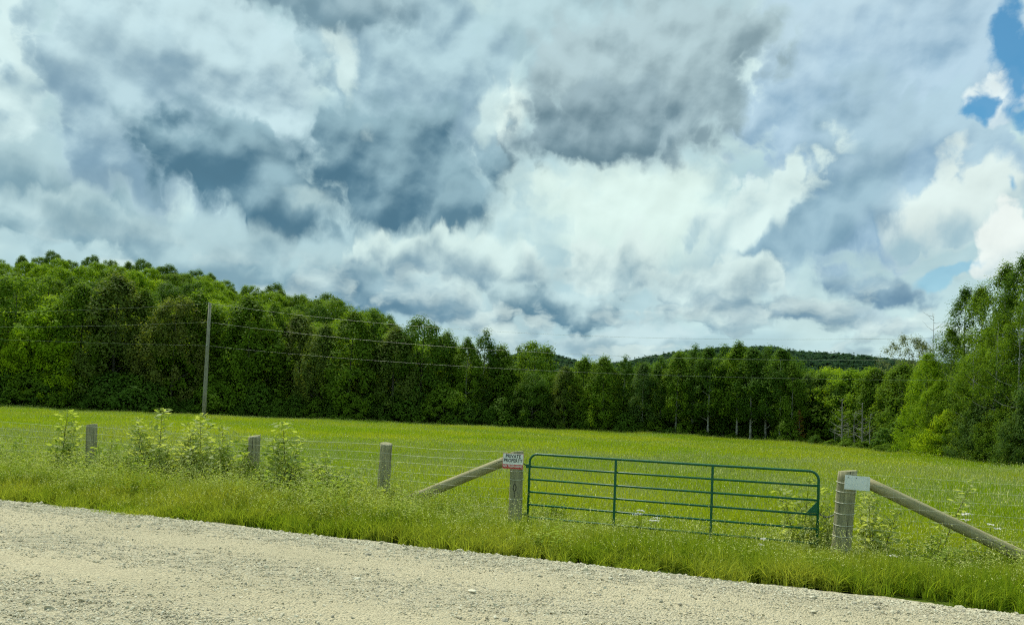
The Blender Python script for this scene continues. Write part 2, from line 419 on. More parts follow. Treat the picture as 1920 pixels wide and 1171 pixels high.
# ------------------------------------------------------------------ scatter helper (one object of kind stuff, geometry nodes over a cloud of points)
def scatter(name, protos, pts, rots, scls, idx, sources_mat=None):
    col = bpy.data.collections.new(name + '_pieces')
    for k, me in enumerate(protos):
        o = bpy.data.objects.new('%s_piece_%02d' % (name, k), me); col.objects.link(o)
    me = bpy.data.meshes.new(name); npnt = len(pts)
    me.vertices.add(npnt); me.vertices.foreach_set('co', np.asarray(pts, np.float32).ravel())
    a = me.attributes.new('rot', 'FLOAT_VECTOR', 'POINT'); a.data.foreach_set('vector', np.asarray(rots, np.float32).ravel())
    a = me.attributes.new('scl', 'FLOAT_VECTOR', 'POINT'); a.data.foreach_set('vector', np.asarray(scls, np.float32).ravel())
    a = me.attributes.new('idx', 'INT', 'POINT'); a.data.foreach_set('value', np.asarray(idx, np.int32))
    o = link_mesh(name, me); tag(o, kind='stuff')
    t = bpy.data.node_groups.new(name + '_scatter', 'GeometryNodeTree')
    t.interface.new_socket('Geometry', in_out='INPUT', socket_type='NodeSocketGeometry')
    t.interface.new_socket('Geometry', in_out='OUTPUT', socket_type='NodeSocketGeometry')
    gi = t.nodes.new('NodeGroupInput'); go = t.nodes.new('NodeGroupOutput')
    ci = t.nodes.new('GeometryNodeCollectionInfo'); ci.inputs['Collection'].default_value = col
    ci.inputs['Separate Children'].default_value = True; ci.inputs['Reset Children'].default_value = True
    ip = t.nodes.new('GeometryNodeInstanceOnPoints'); ip.inputs['Pick Instance'].default_value = True
    def na(nm, ty):
        q = t.nodes.new('GeometryNodeInputNamedAttribute'); q.data_type = ty; q.inputs['Name'].default_value = nm
        return [s for s in q.outputs if s.enabled and s.name == 'Attribute'][0]
    er = t.nodes.new('FunctionNodeEulerToRotation')
    t.links.new(na('rot', 'FLOAT_VECTOR'), er.inputs[0])
    t.links.new(gi.outputs[0], ip.inputs['Points']); t.links.new(ci.outputs[0], ip.inputs['Instance'])
    t.links.new(na('idx', 'INT'), ip.inputs['Instance Index']); t.links.new(er.outputs[0], ip.inputs['Rotation'])
    t.links.new(na('scl', 'FLOAT_VECTOR'), ip.inputs['Scale']); t.links.new(ip.outputs[0], go.inputs[0])
    md = o.modifiers.new('scatter', 'NODES'); md.node_group = t
    return o
def in_view(x, y, z, mx=200, my=150):
    """mask: inside the photograph's frame with a margin"""
    P_ = np.stack([x, y, np.asarray(z) - CAM_H], 1) @ np.array(CAM_ROT)
    d = np.maximum(-P_[:, 2], 0.05)
    u = CX + P_[:, 0] / d * FPX; v = PPY - P_[:, 1] / d * FPX
    return (P_[:, 2] < -0.5) & (u > -mx) & (u < 1920 + mx) & (v < 1171 + my)

# loose stones
rs = np.random.default_rng(11)
def stone_mesh(k):
    bm = bmesh.new(); bmesh.ops.create_icosphere(bm, subdivisions=2 if k < 3 else 1, radius=1.0)
    o = Vector((k * 7.1, k * 3.3, k))
    for v in bm.verts:
        q = 1 + 0.75 * mnoise.noise(v.co * 0.9 + o) + 0.25 * mnoise.noise(v.co * 2.3 + o)
        v.co = Vector((v.co.x * q, v.co.y * q * 0.85, v.co.z * q * 0.62))
    me = bpy.data.meshes.new('stone'); bm.to_mesh(me); bm.free(); me.materials.append(m_stone); return me
m_stone, nt, out = new_mat('crushed_limestone')
oi = nt.node('ShaderNodeObjectInfo').outputs['Random']
cr = nt.node('ShaderNodeValToRGB'); nt.put(cr.inputs[0], oi)
els = cr.color_ramp.elements
els[0].position = 0.0; els[0].color = (0.24, 0.23, 0.18, 1); els[1].position = 1.0; els[1].color = (0.70, 0.66, 0.50, 1)
for p_, c_ in ((0.10, (0.40, 0.37, 0.27, 1)), (0.35, (0.53, 0.485, 0.33, 1)), (0.7, (0.61, 0.56, 0.395, 1))):
    e = els.new(p_); e.color = c_
sn = nt.noise(nt.node('ShaderNodeTexCoord').outputs['Object'], 2.5, 3.0)
c = nt.mix(nt.ss(sn, 0.3, 0.7, 0, 0.35), cr.outputs[0], (0.22, 0.20, 0.15))
b = nt.node('ShaderNodeBsdfPrincipled'); nt.put(b.inputs['Base Color'], c); b.inputs['Roughness'].default_value = 0.9
nt.put(out.inputs['Surface'], b.outputs[0])
stones = [stone_mesh(k) for k in range(6)]
N = 1300000
t = rs.uniform(-22, 18, N); s = rs.uniform(-10.2, -2.9, N)
x, y = xy_of(t, s); ok = in_view(x, y, np.full(N, .3), 150, 120)
s_j = s - (road_edge(t) + 3.22)
x0_, ok0 = x, ok
t, s, x, y = t[ok], s[ok], x[ok], y[ok]; s_j = s_j[ok]; ok = np.ones(len(t), bool); N = len(t)
rut = np.exp(-((s + 4.75) / 0.5) ** 2) + np.exp(-((s + 6.6) / 0.5) ** 2)
clump = np.array([mnoise.noise(Vector((a * 0.8, b_ * 1.6, 0))) for a, b_ in zip(t[::1], s)])
dens = 0.52 + 0.9 * np.exp(-((s_j + 3.45) / 0.45) ** 2) + 0.30 * clump - 0.44 * rut + 0.12 * (s < -7.2)
ok &= (rs.random(N) < dens) & (s < road_edge(t) + 0.10)
t, s, x, y = t[ok], s[ok], x[ok], y[ok]
sz = 0.0052 * np.exp(rs.normal(0, 0.42, len(t))); sz *= 1 + 0.5 * np.exp(-((s + 3.45) / 0.4) ** 2)
big = rs.random(len(t)) < 0.005; sz[big] *= rs.uniform(2.0, 3.4, big.sum()); sz = np.minimum(sz, 0.042)
z = road_z(t, s) + sz * 0.25
scatter('gravel', stones, np.stack([x, y, z], 1), np.stack([rs.normal(0, .35, len(t)), rs.normal(0, .35, len(t)), rs.uniform(0, 6.28, len(t))], 1),
        np.stack([sz * rs.uniform(.8, 1.4, len(t)), sz, sz * rs.uniform(.7, 1.2, len(t))], 1), rs.integers(0, 6, len(t)))
print('stones', len(t))

# wooded hill at the left behind the field, built from the skyline heights seen in the photo (px, tree-top y, distance of the ridge)
RIDGE = np.array([(-900, 560, 210), (-300, 500, 205), (0, 478, 200), (120, 482, 198), (330, 505, 190), (430, 530, 182), (500, 548, 176), (620, 590, 162), (700, 602, 150), (780, 640, 130), (850, 650, 118), (960, 690, 104), (1100, 720, 100)], float)
RU = np.array([xat(p, d) / d for p, _, d in RIDGE]); RT = np.array([CAM_H + (hor(p) - y_) / FPX * d - 9.3 for p, y_, d in RIDGE]); RD = RIDGE[:, 2]
def hill_z(x, y):
    x = np.asarray(x, float); y = np.asarray(y, float)
    u = x / np.maximum(y, 1)
    top = np.maximum(np.interp(u, RU, RT), -0.4); D = np.interp(u, RU, RD)
    k = np.clip((y - 88) / np.maximum(D - 88, 4), 0, 1.0)
    z = -0.5 + (top + 0.5) * (0.55 * k + 0.45 * k * k * (3 - 2 * k))
    back = np.clip((y - D) / 160, 0, 1)
    z = z * (1 - 0.75 * back)
    z = z * (1 - smooth(-0.05, 0.16, u))
    return z - 0.6 * (y < 90) - 0.6 * smooth(-0.05, 0.16, u) - 2 * smooth(0.9, 1.3, back)
m_hill, nt, out = new_mat('forest_floor')
pos = nt.node('ShaderNodeNewGeometry').outputs['Position']
c = nt.mix(nt.noise(pos, 0.8, 5.0, 0.6), (0.012, 0.022, 0.006), (0.045, 0.075, 0.015))
b = nt.node('ShaderNodeBsdfPrincipled'); nt.put(b.inputs['Base Color'], c); b.inputs['Roughness'].default_value = 1.0; b.inputs['Specular IOR Level'].default_value = 0.0
nt.put(out.inputs['Surface'], b.outputs[0])
hill = link_mesh('hill', grid_mesh('hill', np.arange(-330, 60, 4.0), np.arange(89, 420, 4.0), hill_z), m_hill); tag(hill, kind='structure')
# far hill
FAR = np.array([(-600, 760), (860, 716), (920, 684), (975, 668), (1030, 674), (1080, 690), (1120, 696), (1180, 684), (1250, 668), (1330, 657), (1410, 652), (1470, 662), (1560, 672), (1660, 688), (1760, 694), (1900, 690), (2300, 710), (2700, 780)], float)
FU = np.array([xat(p, 700) / 700 for p, _ in FAR]); FT = np.array([CAM_H + (hor(p) - y_) / FPX * 720 - 6.5 for p, y_ in FAR])
def far_z(x, y):
    u = np.asarray(x, float) / 720.0
    top = np.interp(u, FU, FT)
    k = np.exp(-((np.asarray(y, float) - 720) / 190) ** 2)
    return np.maximum(top, 0) * k * 1.04 - 3.0 + 2.5 * np.sin(np.asarray(x) * .021) * k
far_hill = link_mesh('far_hill', grid_mesh('far_hill', np.arange(-500, 1100, 12.0), np.arange(330, 1300, 12.0), far_z), m_hill); tag(far_hill, kind='structure')
# ------------------------------------------------------------------ grasses
def leaf_mat(name, c0, c1, c2, trans=0.4, rough=0.6, wscale=0.25, hue=0.0, spec=0.0, rattr='rnd'):
    """leaf: a diffuse face that lets light through; colour varies per leaf, per plant and in broad patches"""
    m, nt, out = new_mat(name)
    rnd = nt.attr(rattr); oi = nt.node('ShaderNodeObjectInfo').outputs['Random']
    pos = nt.node('ShaderNodeNewGeometry').outputs['Position']
    w = nt.noise(pos, wscale, 3.0, 0.55)
    c = nt.mix(rnd, c0, c1)
    c = nt.mix(nt.m('ADD', nt.ss(w, 0.36, 0.64, 0.0, 0.65), nt.m('MULTIPLY_ADD', oi, 0.4, -0.12), clamp=True), c, c2)
    b = nt.node('ShaderNodeBsdfPrincipled'); nt.put(b.inputs['Base Color'], c); b.inputs['Roughness'].default_value = rough
    b.inputs['Specular IOR Level'].default_value = spec
    tr = nt.node('ShaderNodeBsdfTranslucent'); nt.put(tr.inputs['Color'], nt.mix(1.0, c, (1.25, 1.2, 0.55), 'MULTIPLY'))
    mx = nt.node('ShaderNodeMixShader'); mx.inputs[0].default_value = trans
    nt.put(mx.inputs[1], b.outputs[0]); nt.put(mx.inputs[2], tr.outputs[0]); nt.put(out.inputs['Surface'], mx.outputs[0])
    return m
m_hay = leaf_mat('hay_grass', (0.17, 0.30, 0.007), (0.30, 0.43, 0.014), (0.42, 0.47, 0.04), 0.5, 0.7, 0.09)
m_lush = leaf_mat('verge_grass', (0.12, 0.215, 0.010), (0.25, 0.345, 0.026), (0.36, 0.40, 0.06), 0.47, 0.6, 0.5)
m_weed = leaf_mat('weed_leaf', (0.13, 0.23, 0.015), (0.31, 0.41, 0.05), (0.40, 0.46, 0.10), 0.40, 0.55, 0.6)
m_seed, nt, out = new_mat('grass_seed_head')
b = nt.node('ShaderNodeBsdfPrincipled'); nt.put(b.inputs['Base Color'], nt.mix(nt.attr('rnd'), (0.34, 0.40, 0.06), (0.58, 0.58, 0.22))); b.inputs['Roughness'].default_value = .9
nt.put(out.inputs['Surface'], b.outputs[0])
m_white, nt, out = new_mat('white_blossom')
b = nt.node('ShaderNodeBsdfPrincipled'); nt.put(b.inputs['Base Color'], nt.mix(nt.attr('rnd'), (0.62, 0.62, 0.50), (0.80, 0.76, 0.70))); b.inputs['Roughness'].default_value = .9
nt.put(out.inputs['Surface'], b.outputs[0])

def blades(rng, n, area, h0, h1, w, lean=0.35, clump=0, seg=3):
    """n bent grass blades, each a strip of seg quads; returns verts, quads, rnd"""
    if clump:
        cc = rng.uniform(-area, area, (clump, 2)); k = rng.integers(0, clump, n)
        p = cc[k] + rng.normal(0, area * 0.12, (n, 2))
    else: p = rng.uniform(-area, area, (n, 2))
    h = rng.uniform(h0, h1, n); az_ = rng.uniform(0, 2 * np.pi, n)
    le = np.abs(rng.normal(0, lean, n)) * h; dxy = np.stack([np.cos(az_), np.sin(az_)], 1)
    fa = rng.uniform(0, 2 * np.pi, n); side = np.stack([np.cos(fa), np.sin(fa)], 1)
    V = []
    for i in range(seg + 1):
        f = i / seg
        zc = h * (f - 0.12 * f * f * (le / h)); cxy = p + dxy * (le * f ** 2)[:, None]
        ww = w * (1 - f ** 1.6) * 0.5 + w * 0.06
        for sg in (-1, 1):
            V.append(np.concatenate([cxy + side * (sg * ww), zc[:, None]], 1))
    V = np.stack(V, 1)            # n, 2(seg+1), 3
    b0 = np.arange(n)[:, None] * (2 * (seg + 1))
    F = np.concatenate([b0 + np.array([2 * i, 2 * i + 1, 2 * i + 3, 2 * i + 2]) for i in range(seg)], 0)
    rnd = np.tile(rng.random(n), seg)
    return V.reshape(-1, 3), F, rnd, (p + dxy * le[:, None], h)
def diamonds(rng, c, nrm, ln, wd, up=None):
    """leaf quads at c (n,3), facing nrm, long axis up"""
    n = len(c); nrm = nrm / np.maximum(np.linalg.norm(nrm, axis=1, keepdims=True), 1e-6)
    if up is None: up = rng.normal(0, 1, (n, 3))
    a = up - nrm * (up * nrm).sum(1, keepdims=True); a /= np.maximum(np.linalg.norm(a, axis=1, keepdims=True), 1e-6)
    b_ = np.cross(nrm, a)
    ln = np.broadcast_to(np.asarray(ln, float), n)[:, None]; wd = np.broadcast_to(np.asarray(wd, float), n)[:, None]
    v = np.stack([c - a * ln * .5, c + b_ * wd * .5 + a * ln * 0.05, c + a * ln * .5, c - b_ * wd * .5 + a * ln * 0.05], 1)
    f = np.arange(n * 4).reshape(n, 4)
    return v.reshape(-1, 3), f
def join(parts):
    V, F, A, Mi = [], [], [], []; off = 0
    for v, f, r, mi in parts:
        V.append(v); F.append(np.asarray(f) + off); A.append(r); Mi.append(np.full(len(f), mi)); off += len(v)
    return np.concatenate(V), np.concatenate(F), np.concatenate(A), np.concatenate(Mi)
def multi_mesh(name, parts, mats):
    v, f, r, mi = join(parts)
    me = mesh_np(name, v, f, False, {'rnd': r})
    for m in mats: me.materials.append(m)
    me.polygons.foreach_set('material_index', mi.astype(np.int32)); return me
def hay_patch(seed, area, n, h0, h1, w, nseed, seg=2, white=0, slen=8, swid=1.3):
    rng = np.random.default_rng(seed)
    v, f, r, (tip, hh) = blades(rng, n, area, h0, h1, w, 0.30, seg=seg)
    parts = [(v, f, r, 0)]
    v, f, r, (tip, hh) = blades(rng, nseed, area, h1 * .85, h1 * 1.22, w * .45, 0.16, seg=2)
    parts.append((v, f, r, 0))
    c = np.concatenate([tip, hh[:, None] * 0.98], 1)
    v, f = diamonds(rng, c, rng.normal(0, 1, (nseed, 3)) * (1, 1, .2), w * slen * rng.uniform(.6, 1.2, nseed), w * swid, np.tile((0., 0., 1.), (nseed, 1)) + rng.normal(0, .25, (nseed, 3)))
    parts.append((v, f, rng.random(nseed), 1))
    if white:
        c = np.concatenate([rng.uniform(-area, area, (white, 2)), rng.uniform(h1 * .8, h1 * 1.1, (white, 1))], 1)
        v, f = diamonds(rng, c, rng.normal(0, .3, (white, 3)) + (0, 0, 1), w * 2.2, w * 2.2)
        parts.append((v, f, rng.random(white), 2))
    return multi_mesh('hay_patch', parts, [m_hay, m_seed, m_white])
def lush_patch(seed, area, n, h0, h1, w, nseed=6):
    rng = np.random.default_rng(seed)
    v, f, r, _ = blades(rng, n, area, h0, h1, w, 0.5, clump=9, seg=3); parts = [(v, f, r, 0)]
    v, f, r, (tip, hh) = blades(rng, nseed, area, h1 * .9, h1 * 1.65, w * .4, 0.22, seg=2); parts.append((v, f, r, 0))
    k = 5; c = np.repeat(np.concatenate([tip, hh[:, None]], 1), k, 0) + rng.normal(0, 1, (nseed * k, 3)) * (.012, .012, .03)
    v, f = diamonds(rng, c, rng.normal(0, 1, (len(c), 3)), .024, .007, np.tile((0., 0., 1.), (len(c), 1)) + rng.normal(0, .4, (len(c), 3)))
    parts.append((v, f, rng.random(len(c)), 1))
    return multi_mesh('verge_patch', parts, [m_lush, m_seed])
def weed_patch(seed, area, nstem, h0, h1, leaf, white=0):
    """broad leaved weeds: stems with alternate lance leaves, a few with pale flower sprays"""
    rng = np.random.default_rng(seed); parts = []
    v, f, r, _ = blades(rng, 40, area, h0 * .5, h1 * .7, .008, 0.4, seg=2); parts.append((v, f, r, 1))
    p = rng.uniform(-area, area, (nstem, 2)); h = rng.uniform(h0, h1, nstem)
    C_, Nn, U, Ln, r2, wf = [], [], [], [], [], []
    for i in range(nstem):
        ln = rng.normal(0, .12, 2); nl = int(h[i] / 0.035)
        for k in range(nl):
            ff = 0.15 + 0.85 * k / nl; a = k * 2.4 + rng.uniform(-.4, .4)
            out_ = np.array([np.cos(a), np.sin(a)]); L = leaf * rng.uniform(.6, 1.2) * (1.15 - .6 * ff)
            q = p[i] + ln * h[i] * ff
            C_.append([*(q + out_ * L * .5), h[i] * ff + L * .12]); U.append([*out_, .35 - rng.uniform(0, .5)])
            Nn.append([*(out_ * -.25 + rng.normal(0, .25, 2)), 1.0]); Ln.append(L); r2.append(rng.random())
        if rng.random() < white:
            for k in range(14): wf.append([*(p[i] + ln * h[i] + rng.normal(0, .035, 2)), h[i] * 1.03 + rng.normal(0, .025)])
    v, f = diamonds(rng, np.array(C_), np.array(Nn), np.array(Ln), np.array(Ln) * .42, np.array(U)); parts.append((v, f, np.array(r2), 0))
    v, f, r, _ = blades(rng, nstem, area, h0, h1, .006, .1, seg=1)
    parts.append((v, f, r, 0))
    if wf:
        wf = np.array(wf); v, f = diamonds(rng, wf, rng.normal(0, .4, (len(wf), 3)) + (0, 0, 1), .018, .018); parts.append((v, f, rng.random(len(wf)), 2))
    return multi_mesh('weed_patch', parts, [m_weed, m_lush, m_seed])

rg = np.random.default_rng(3)
def place(N, xr, yr, cond, mx=160):
    x = rg.uniform(*xr, N); y = rg.uniform(*yr, N); z = gz(x, y)
    ok = in_view(x, y, z, mx, 150) & cond(x, y)
    return x[ok], y[ok], z[ok]
def spread(name, protos, x, y, z, s0, s1, zs0=.85, zs1=1.15, base_idx=None, hs=None):
    k = len(x); sc = rg.uniform(s0, s1, k)
    zz = sc * rg.uniform(zs0, zs1, k) * (1 if hs is None else hs)
    return scatter(name, protos, np.stack([x, y, z - .01], 1), np.stack([np.zeros(k), np.zeros(k), rg.uniform(0, 6.28, k)], 1), np.stack([sc, sc, zz], 1),
                   rg.integers(0, len(protos), k) if base_idx is None else base_idx)
def fence_t_(px):
    u = xat(px, 20) / 20; Y = 12.98 / (1 + 0.366 * u); return u * Y * TX + Y * TY
# hayfield, near
hn = [hay_patch(100 + k, .30, 210, .20, .48, .0090, 11, 2, 1 if k == 0 else 0) for k in range(4)]
x, y, z = place(26000, (-24, 24), (9, 31), lambda x, y: (s_of(x, y) > -.2) & (y < 30) & (x > -.8 * y) & (x < .8 * y))
print('hay near', len(x))
hs = 1 + .35 * np.array([mnoise.noise(Vector((a * .35, b_ * .22, 1.7))) for a, b_ in zip(x, y)])
sN = s_of(x, y); tN = TX * x + TY * y
hs = hs * (1 - .45 * smooth(fence_t_(760), fence_t_(960), tN) * (1 - smooth(fence_t_(1800), fence_t_(2050), tN)) * (1 - smooth(.3, 2.5, sN)))
spread('hay_grass', hn, x, y, z, .85, 1.25, hs=hs)
# hayfield, far: broader patches
hm = [hay_patch(200 + k, .75, 330, .22, .47, .022, 12, 2, 1 if k == 0 else 0, 4, .7) for k in range(4)]
x, y, z = place(17000, (-75, 60), (28, 90), lambda x, y: (y > 28) & (y < edge_at(x, y) + 2.5))
print('hay far', len(x))
hs = 1 + .4 * np.array([mnoise.noise(Vector((a * .12, b_ * .09, 7.7))) for a, b_ in zip(x, y)])
spread('meadow_grass', hm, x, y, z, .85, 1.2, hs=hs)
# verge: short lush grass at the gravel edge, growing taller towards the fence
lp = [lush_patch(300 + k, .22, 190, .10, .40, .0095, 6) for k in range(4)]
x, y, z = place(24000, (-22, 18), (5, 26), lambda x, y: (s_of(x, y) > -3.6) & (s_of(x, y) < .9))
s = s_of(x, y); tt = TX * x + TY * y
rag = np.array([mnoise.noise(Vector((a * 1.3, 0.3, 2.2))) for a in tt]) * .28
keep = s > road_edge(tt) - .12 + rag + rg.exponential(.09, len(x)); x, y, z, s, tt = x[keep], y[keep], z[keep], s[keep], tt[keep]
hs = (.60 + .70 * smooth(-3.2, -1.6, s)) * (1 + .30 * np.array([mnoise.noise(Vector((a * .9, b_ * 1.1, 6.1))) for a, b_ in zip(tt, s)]))
gate_gap = smooth(0.05, 0.5, tt) * (1 - smooth(6.6, 7.3, tt)) if False else smooth(fence_t_(760), fence_t_(960), tt) * (1 - smooth(fence_t_(1800), fence_t_(2050), tt))
low = 1 - .52 * gate_gap * smooth(-2.4, -1.2, s)
hs = hs * low
print('verge', len(x)); spread('verge_grass', lp, x, y, z, .8, 1.2, hs=hs)
# broad leaved weeds along the fence
wp = [weed_patch(400 + k, .24, 13, .20 + .05 * k, .48 + .10 * k, .105, 0.3 if k in (1, 3) else 0) for k in range(5)]
x, y, z = place(32000, (-22, 18), (6, 26), lambda x, y: (s_of(x, y) > -2.9) & (s_of(x, y) < 2.2))
s = s_of(x, y); tt = TX * x + TY * y
cl = np.array([mnoise.noise(Vector((a * .55, b_ * .8, 4.2))) for a, b_ in zip(tt, s)])
left = smooth(2, -4, tt) if False else 1 - smooth(-4, 2, tt)
keep = rg.random(len(x)) < np.clip((.22 + .8 * cl + .34 * left) * .8, 0.04, .75) * np.exp(-((s + .75) / 1.35) ** 2)
gate_gap = smooth(fence_t_(760), fence_t_(960), tt) * (1 - smooth(fence_t_(1800), fence_t_(2050), tt))
keep &= rg.random(len(x)) > gate_gap * .55
x, y, z, gg = x[keep], y[keep], z[keep], gate_gap[keep]
print('weeds', len(x)); spread('roadside_weeds', wp, x, y, z, .75, 1.15, hs=1 - .5 * gg)
# ------------------------------------------------------------------ fence line, gate, signs
def wood_mat(name, ca, cb, cdark):
    m, nt, out = new_mat(name)
    tcn = nt.node('ShaderNodeTexCoord').outputs['Object']
    ox, oy, oz = nt.sep(tcn)
    g = nt.noise(nt.xyz(ox * 26, oy * 26, oz * 2.2), 1.0, 5.0, 0.65)
    big = nt.noise(tcn, 2.6, 4.0, 0.6)
    c = nt.mix(nt.ss(g, .32, .68), ca, cb)
    c = nt.mix(nt.ss(big, .45, .75, 0, .55), c, cdark)
    crack = nt.noise(nt.xyz(ox * 42, oy * 42, oz * 1.2), 1.0, 2.0, 0.5)
    c = nt.mix(nt.ss(crack, .66, .72, 0, .8), c, (0.02, 0.019, 0.014))
    bp = nt.node('ShaderNodeBump'); bp.inputs['Strength'].default_value = .7; bp.inputs['Distance'].default_value = .012
    nt.put(bp.inputs['Height'], g - nt.ss(crack, .62, .72))
    b = nt.node('ShaderNodeBsdfPrincipled'); nt.put(b.inputs['Base Color'], c); b.inputs['Roughness'].default_value = .88
    b.inputs['Specular IOR Level'].default_value = .2
    nt.put(b.inputs['Normal'], bp.outputs[0]); nt.put(out.inputs['Surface'], b.outputs[0]); return m
m_post = wood_mat('weathered_post', (0.20, 0.195, 0.11), (0.38, 0.355, 0.205), (0.14, 0.14, 0.08))
m_brace = wood_mat('peeled_log', (0.27, 0.245, 0.13), (0.41, 0.37, 0.205), (0.16, 0.145, 0.085))
def plain(name, col, rough=.5, metal=0.0, spec=.5, var=0.0, vs=8.0, col2=None):
    m, nt, out = new_mat(name)
    b = nt.node('ShaderNodeBsdfPrincipled'); b.inputs['Roughness'].default_value = rough
    b.inputs['Metallic'].default_value = metal; b.inputs['Specular IOR Level'].default_value = spec
    if col2 is not None:
        w = nt.noise(nt.node('ShaderNodeTexCoord').outputs['Object'], vs, 4.0, .6)
        nt.put(b.inputs['Base Color'], nt.mix(nt.ss(w, .4, .7, 0, var), col, col2))
    else: nt.put(b.inputs['Base Color'], col)
    nt.put(out.inputs['Surface'], b.outputs[0]); return m
m_wire = plain('galvanised_wire', (0.62, 0.64, 0.50), .5, .0, .4, .5, 3.0, (0.40, 0.42, 0.30))
m_gate = plain('green_gate_paint', (0.005, 0.105, 0.044), .42, 0, .4, .55, 7.0, (0.012, 0.075, 0.038))
m_signw = plain('sign_white', (0.78, 0.80, 0.76), .5, 0, .3, .35, 9.0, (0.62, 0.65, 0.60))
m_blank = plain('blank_sign_white', (0.72, 0.77, 0.76), .5, 0, .3, .5, 6.0, (0.60, 0.65, 0.63))
m_signr = plain('sign_red', (0.52, 0.03, 0.025), .5)
m_signk = plain('sign_black', (0.015, 0.018, 0.018), .5)
m_chain = plain('dull_steel', (0.10, 0.11, 0.11), .45, .7)

def fence_t(px):
    """position along the fence line seen at photo px"""
    u = xat(px, 20) / 20
    Y = 12.98 / (1 + 0.366 * u); X = u * Y
    return X * TX + Y * TY
def fpos(px, s=0.0):
    x, y = xy_of(fence_t(px), s); return Vector((x, y, 0))
ALONG = Vector((TX, TY, 0)); AWAY = Vector((NX, NY, 0))
ROADROT = math.atan2(TY, TX)

def post_mesh(h, r, seed, slant=0.02):
    """a round post, a little uneven, split grain, sawn slanted top, foot below ground"""
    mb = MB(); rng = random.Random(seed); n_ = 20; rows = 14; z0 = -.35
    for i in range(rows + 1):
        z = z0 + (h - z0) * i / rows
        for k in range(n_):
            a = 2 * math.pi * k / n_
            q = r * (1.04 - .06 * i / rows) * (1 + .07 * mnoise.noise(Vector((math.cos(a) * 1.3, math.sin(a) * 1.3, z * 1.1 + seed * 5))) + .025 * mnoise.noise(Vector((math.cos(a) * 6, math.sin(a) * 6, z * .8 + seed))))
            zz = z + (slant * math.cos(a) if i == rows else 0)
            mb.v.append(Vector((math.cos(a) * q, math.sin(a) * q, zz)))
    for i in range(rows):
        for k in range(n_):
            mb.f.append((i * n_ + k, i * n_ + (k + 1) % n_, (i + 1) * n_ + (k + 1) % n_, (i + 1) * n_ + k))
    # bevelled top edge then the end grain
    q = rows * n_
    for k in range(n_):
        p = mb.v[q + k]; mb.v.append(Vector((p.x * .90, p.y * .90, p.z + .006)))
    for k in range(n_): mb.f.append((q + k, q + (k + 1) % n_, q + n_ + (k + 1) % n_, q + n_ + k))
    mb.f.append(tuple(q + n_ + k for k in range(n_)))
    return mb.mesh('fence_post', True)
POSTS = [ # px, height, radius, lean along, label
 (-105, 1.38, .115, 0, 'grey round fence post beyond the leftmost leafy sapling'),
 (180, 1.39, .108, -.045, 'grey round fence post beside the leftmost tall leafy sapling'),
 (482, 1.36, .112, -.01, 'grey round fence post between the leafy saplings and the lone sapling'),
 (725, 1.37, .112, .022, 'grey round fence post standing clear of weeds left of the brace log'),
]
for k, (px, h, r, lean, lab) in enumerate(POSTS[1:]):
    p = fpos(px); o = link_mesh('fence_post', post_mesh(h, r, k + 1, .018), m_post)
    o.location = (p.x, p.y, float(gz(p.x, p.y))); o.rotation_euler = Euler((0, lean, ROADROT + k))
    o.rotation_euler = (Matrix.Rotation(ROADROT, 3, 'Z') @ Matrix.Rotation(lean, 3, 'Y') @ Matrix.Rotation(k * 1.1, 3, 'Z')).to_euler()
    tag(o, lab, 'fence post', 'round line posts of the wire fence')
# gate posts
gp = fpos(974); gpost = link_mesh('gate_post', post_mesh(1.37, .112, 7, .012), m_post); gpost.location = (gp.x, gp.y, 0)
gpost.rotation_euler = (Matrix.Rotation(ROADROT, 3, 'Z') @ Matrix.Rotation(-.004, 3, 'Y')).to_euler()
tag(gpost, 'grey wooden gate post carrying the private property sign', 'gate post')
kn = MB()  # the carved knot on the road side of the post
lp_ = fpos(1582); lpost = link_mesh('latch_post', post_mesh(1.38, .132, 9, .02), m_post); lpost.location = (lp_.x, lp_.y, 0)
lpost.rotation_euler = (Matrix.Rotation(ROADROT, 3, 'Z') @ Matrix.Rotation(.052, 3, 'Y')).to_euler()
tag(lpost, 'thick wooden post with wire bands under the blank white sign', 'gate post')
m_knot = plain('dark_knot', (0.03, 0.03, 0.024), .9)
def ring(mb, a, b, r, rr, c, n_=10):
    mb.tube([c + a * (math.cos(t_) * r[0]) + b * (math.sin(t_) * r[1]) for t_ in np.linspace(0, 2 * math.pi, n_ + 1)], rr, 5, False)
fr = -AWAY * .112
ring(kn, ALONG, Vector((0, 0, 1)), (.026, .06), .006, gp + fr + Vector((0, 0, .77)) + ALONG * .01)
kn.tube([gp + fr + Vector((0, 0, .83)) + ALONG * .01, gp + fr + Vector((0, 0, .90)) + ALONG * .012], .004, 5)
kn.tube([gp + fr + Vector((0, 0, .70)) + ALONG * .01, gp + fr + Vector((0, 0, .60)) + ALONG * .014], .004, 5)
ko = kn.build('knot', m_knot); ko.parent = gpost; ko.matrix_parent_inverse = gpost.matrix_basis.inverted()

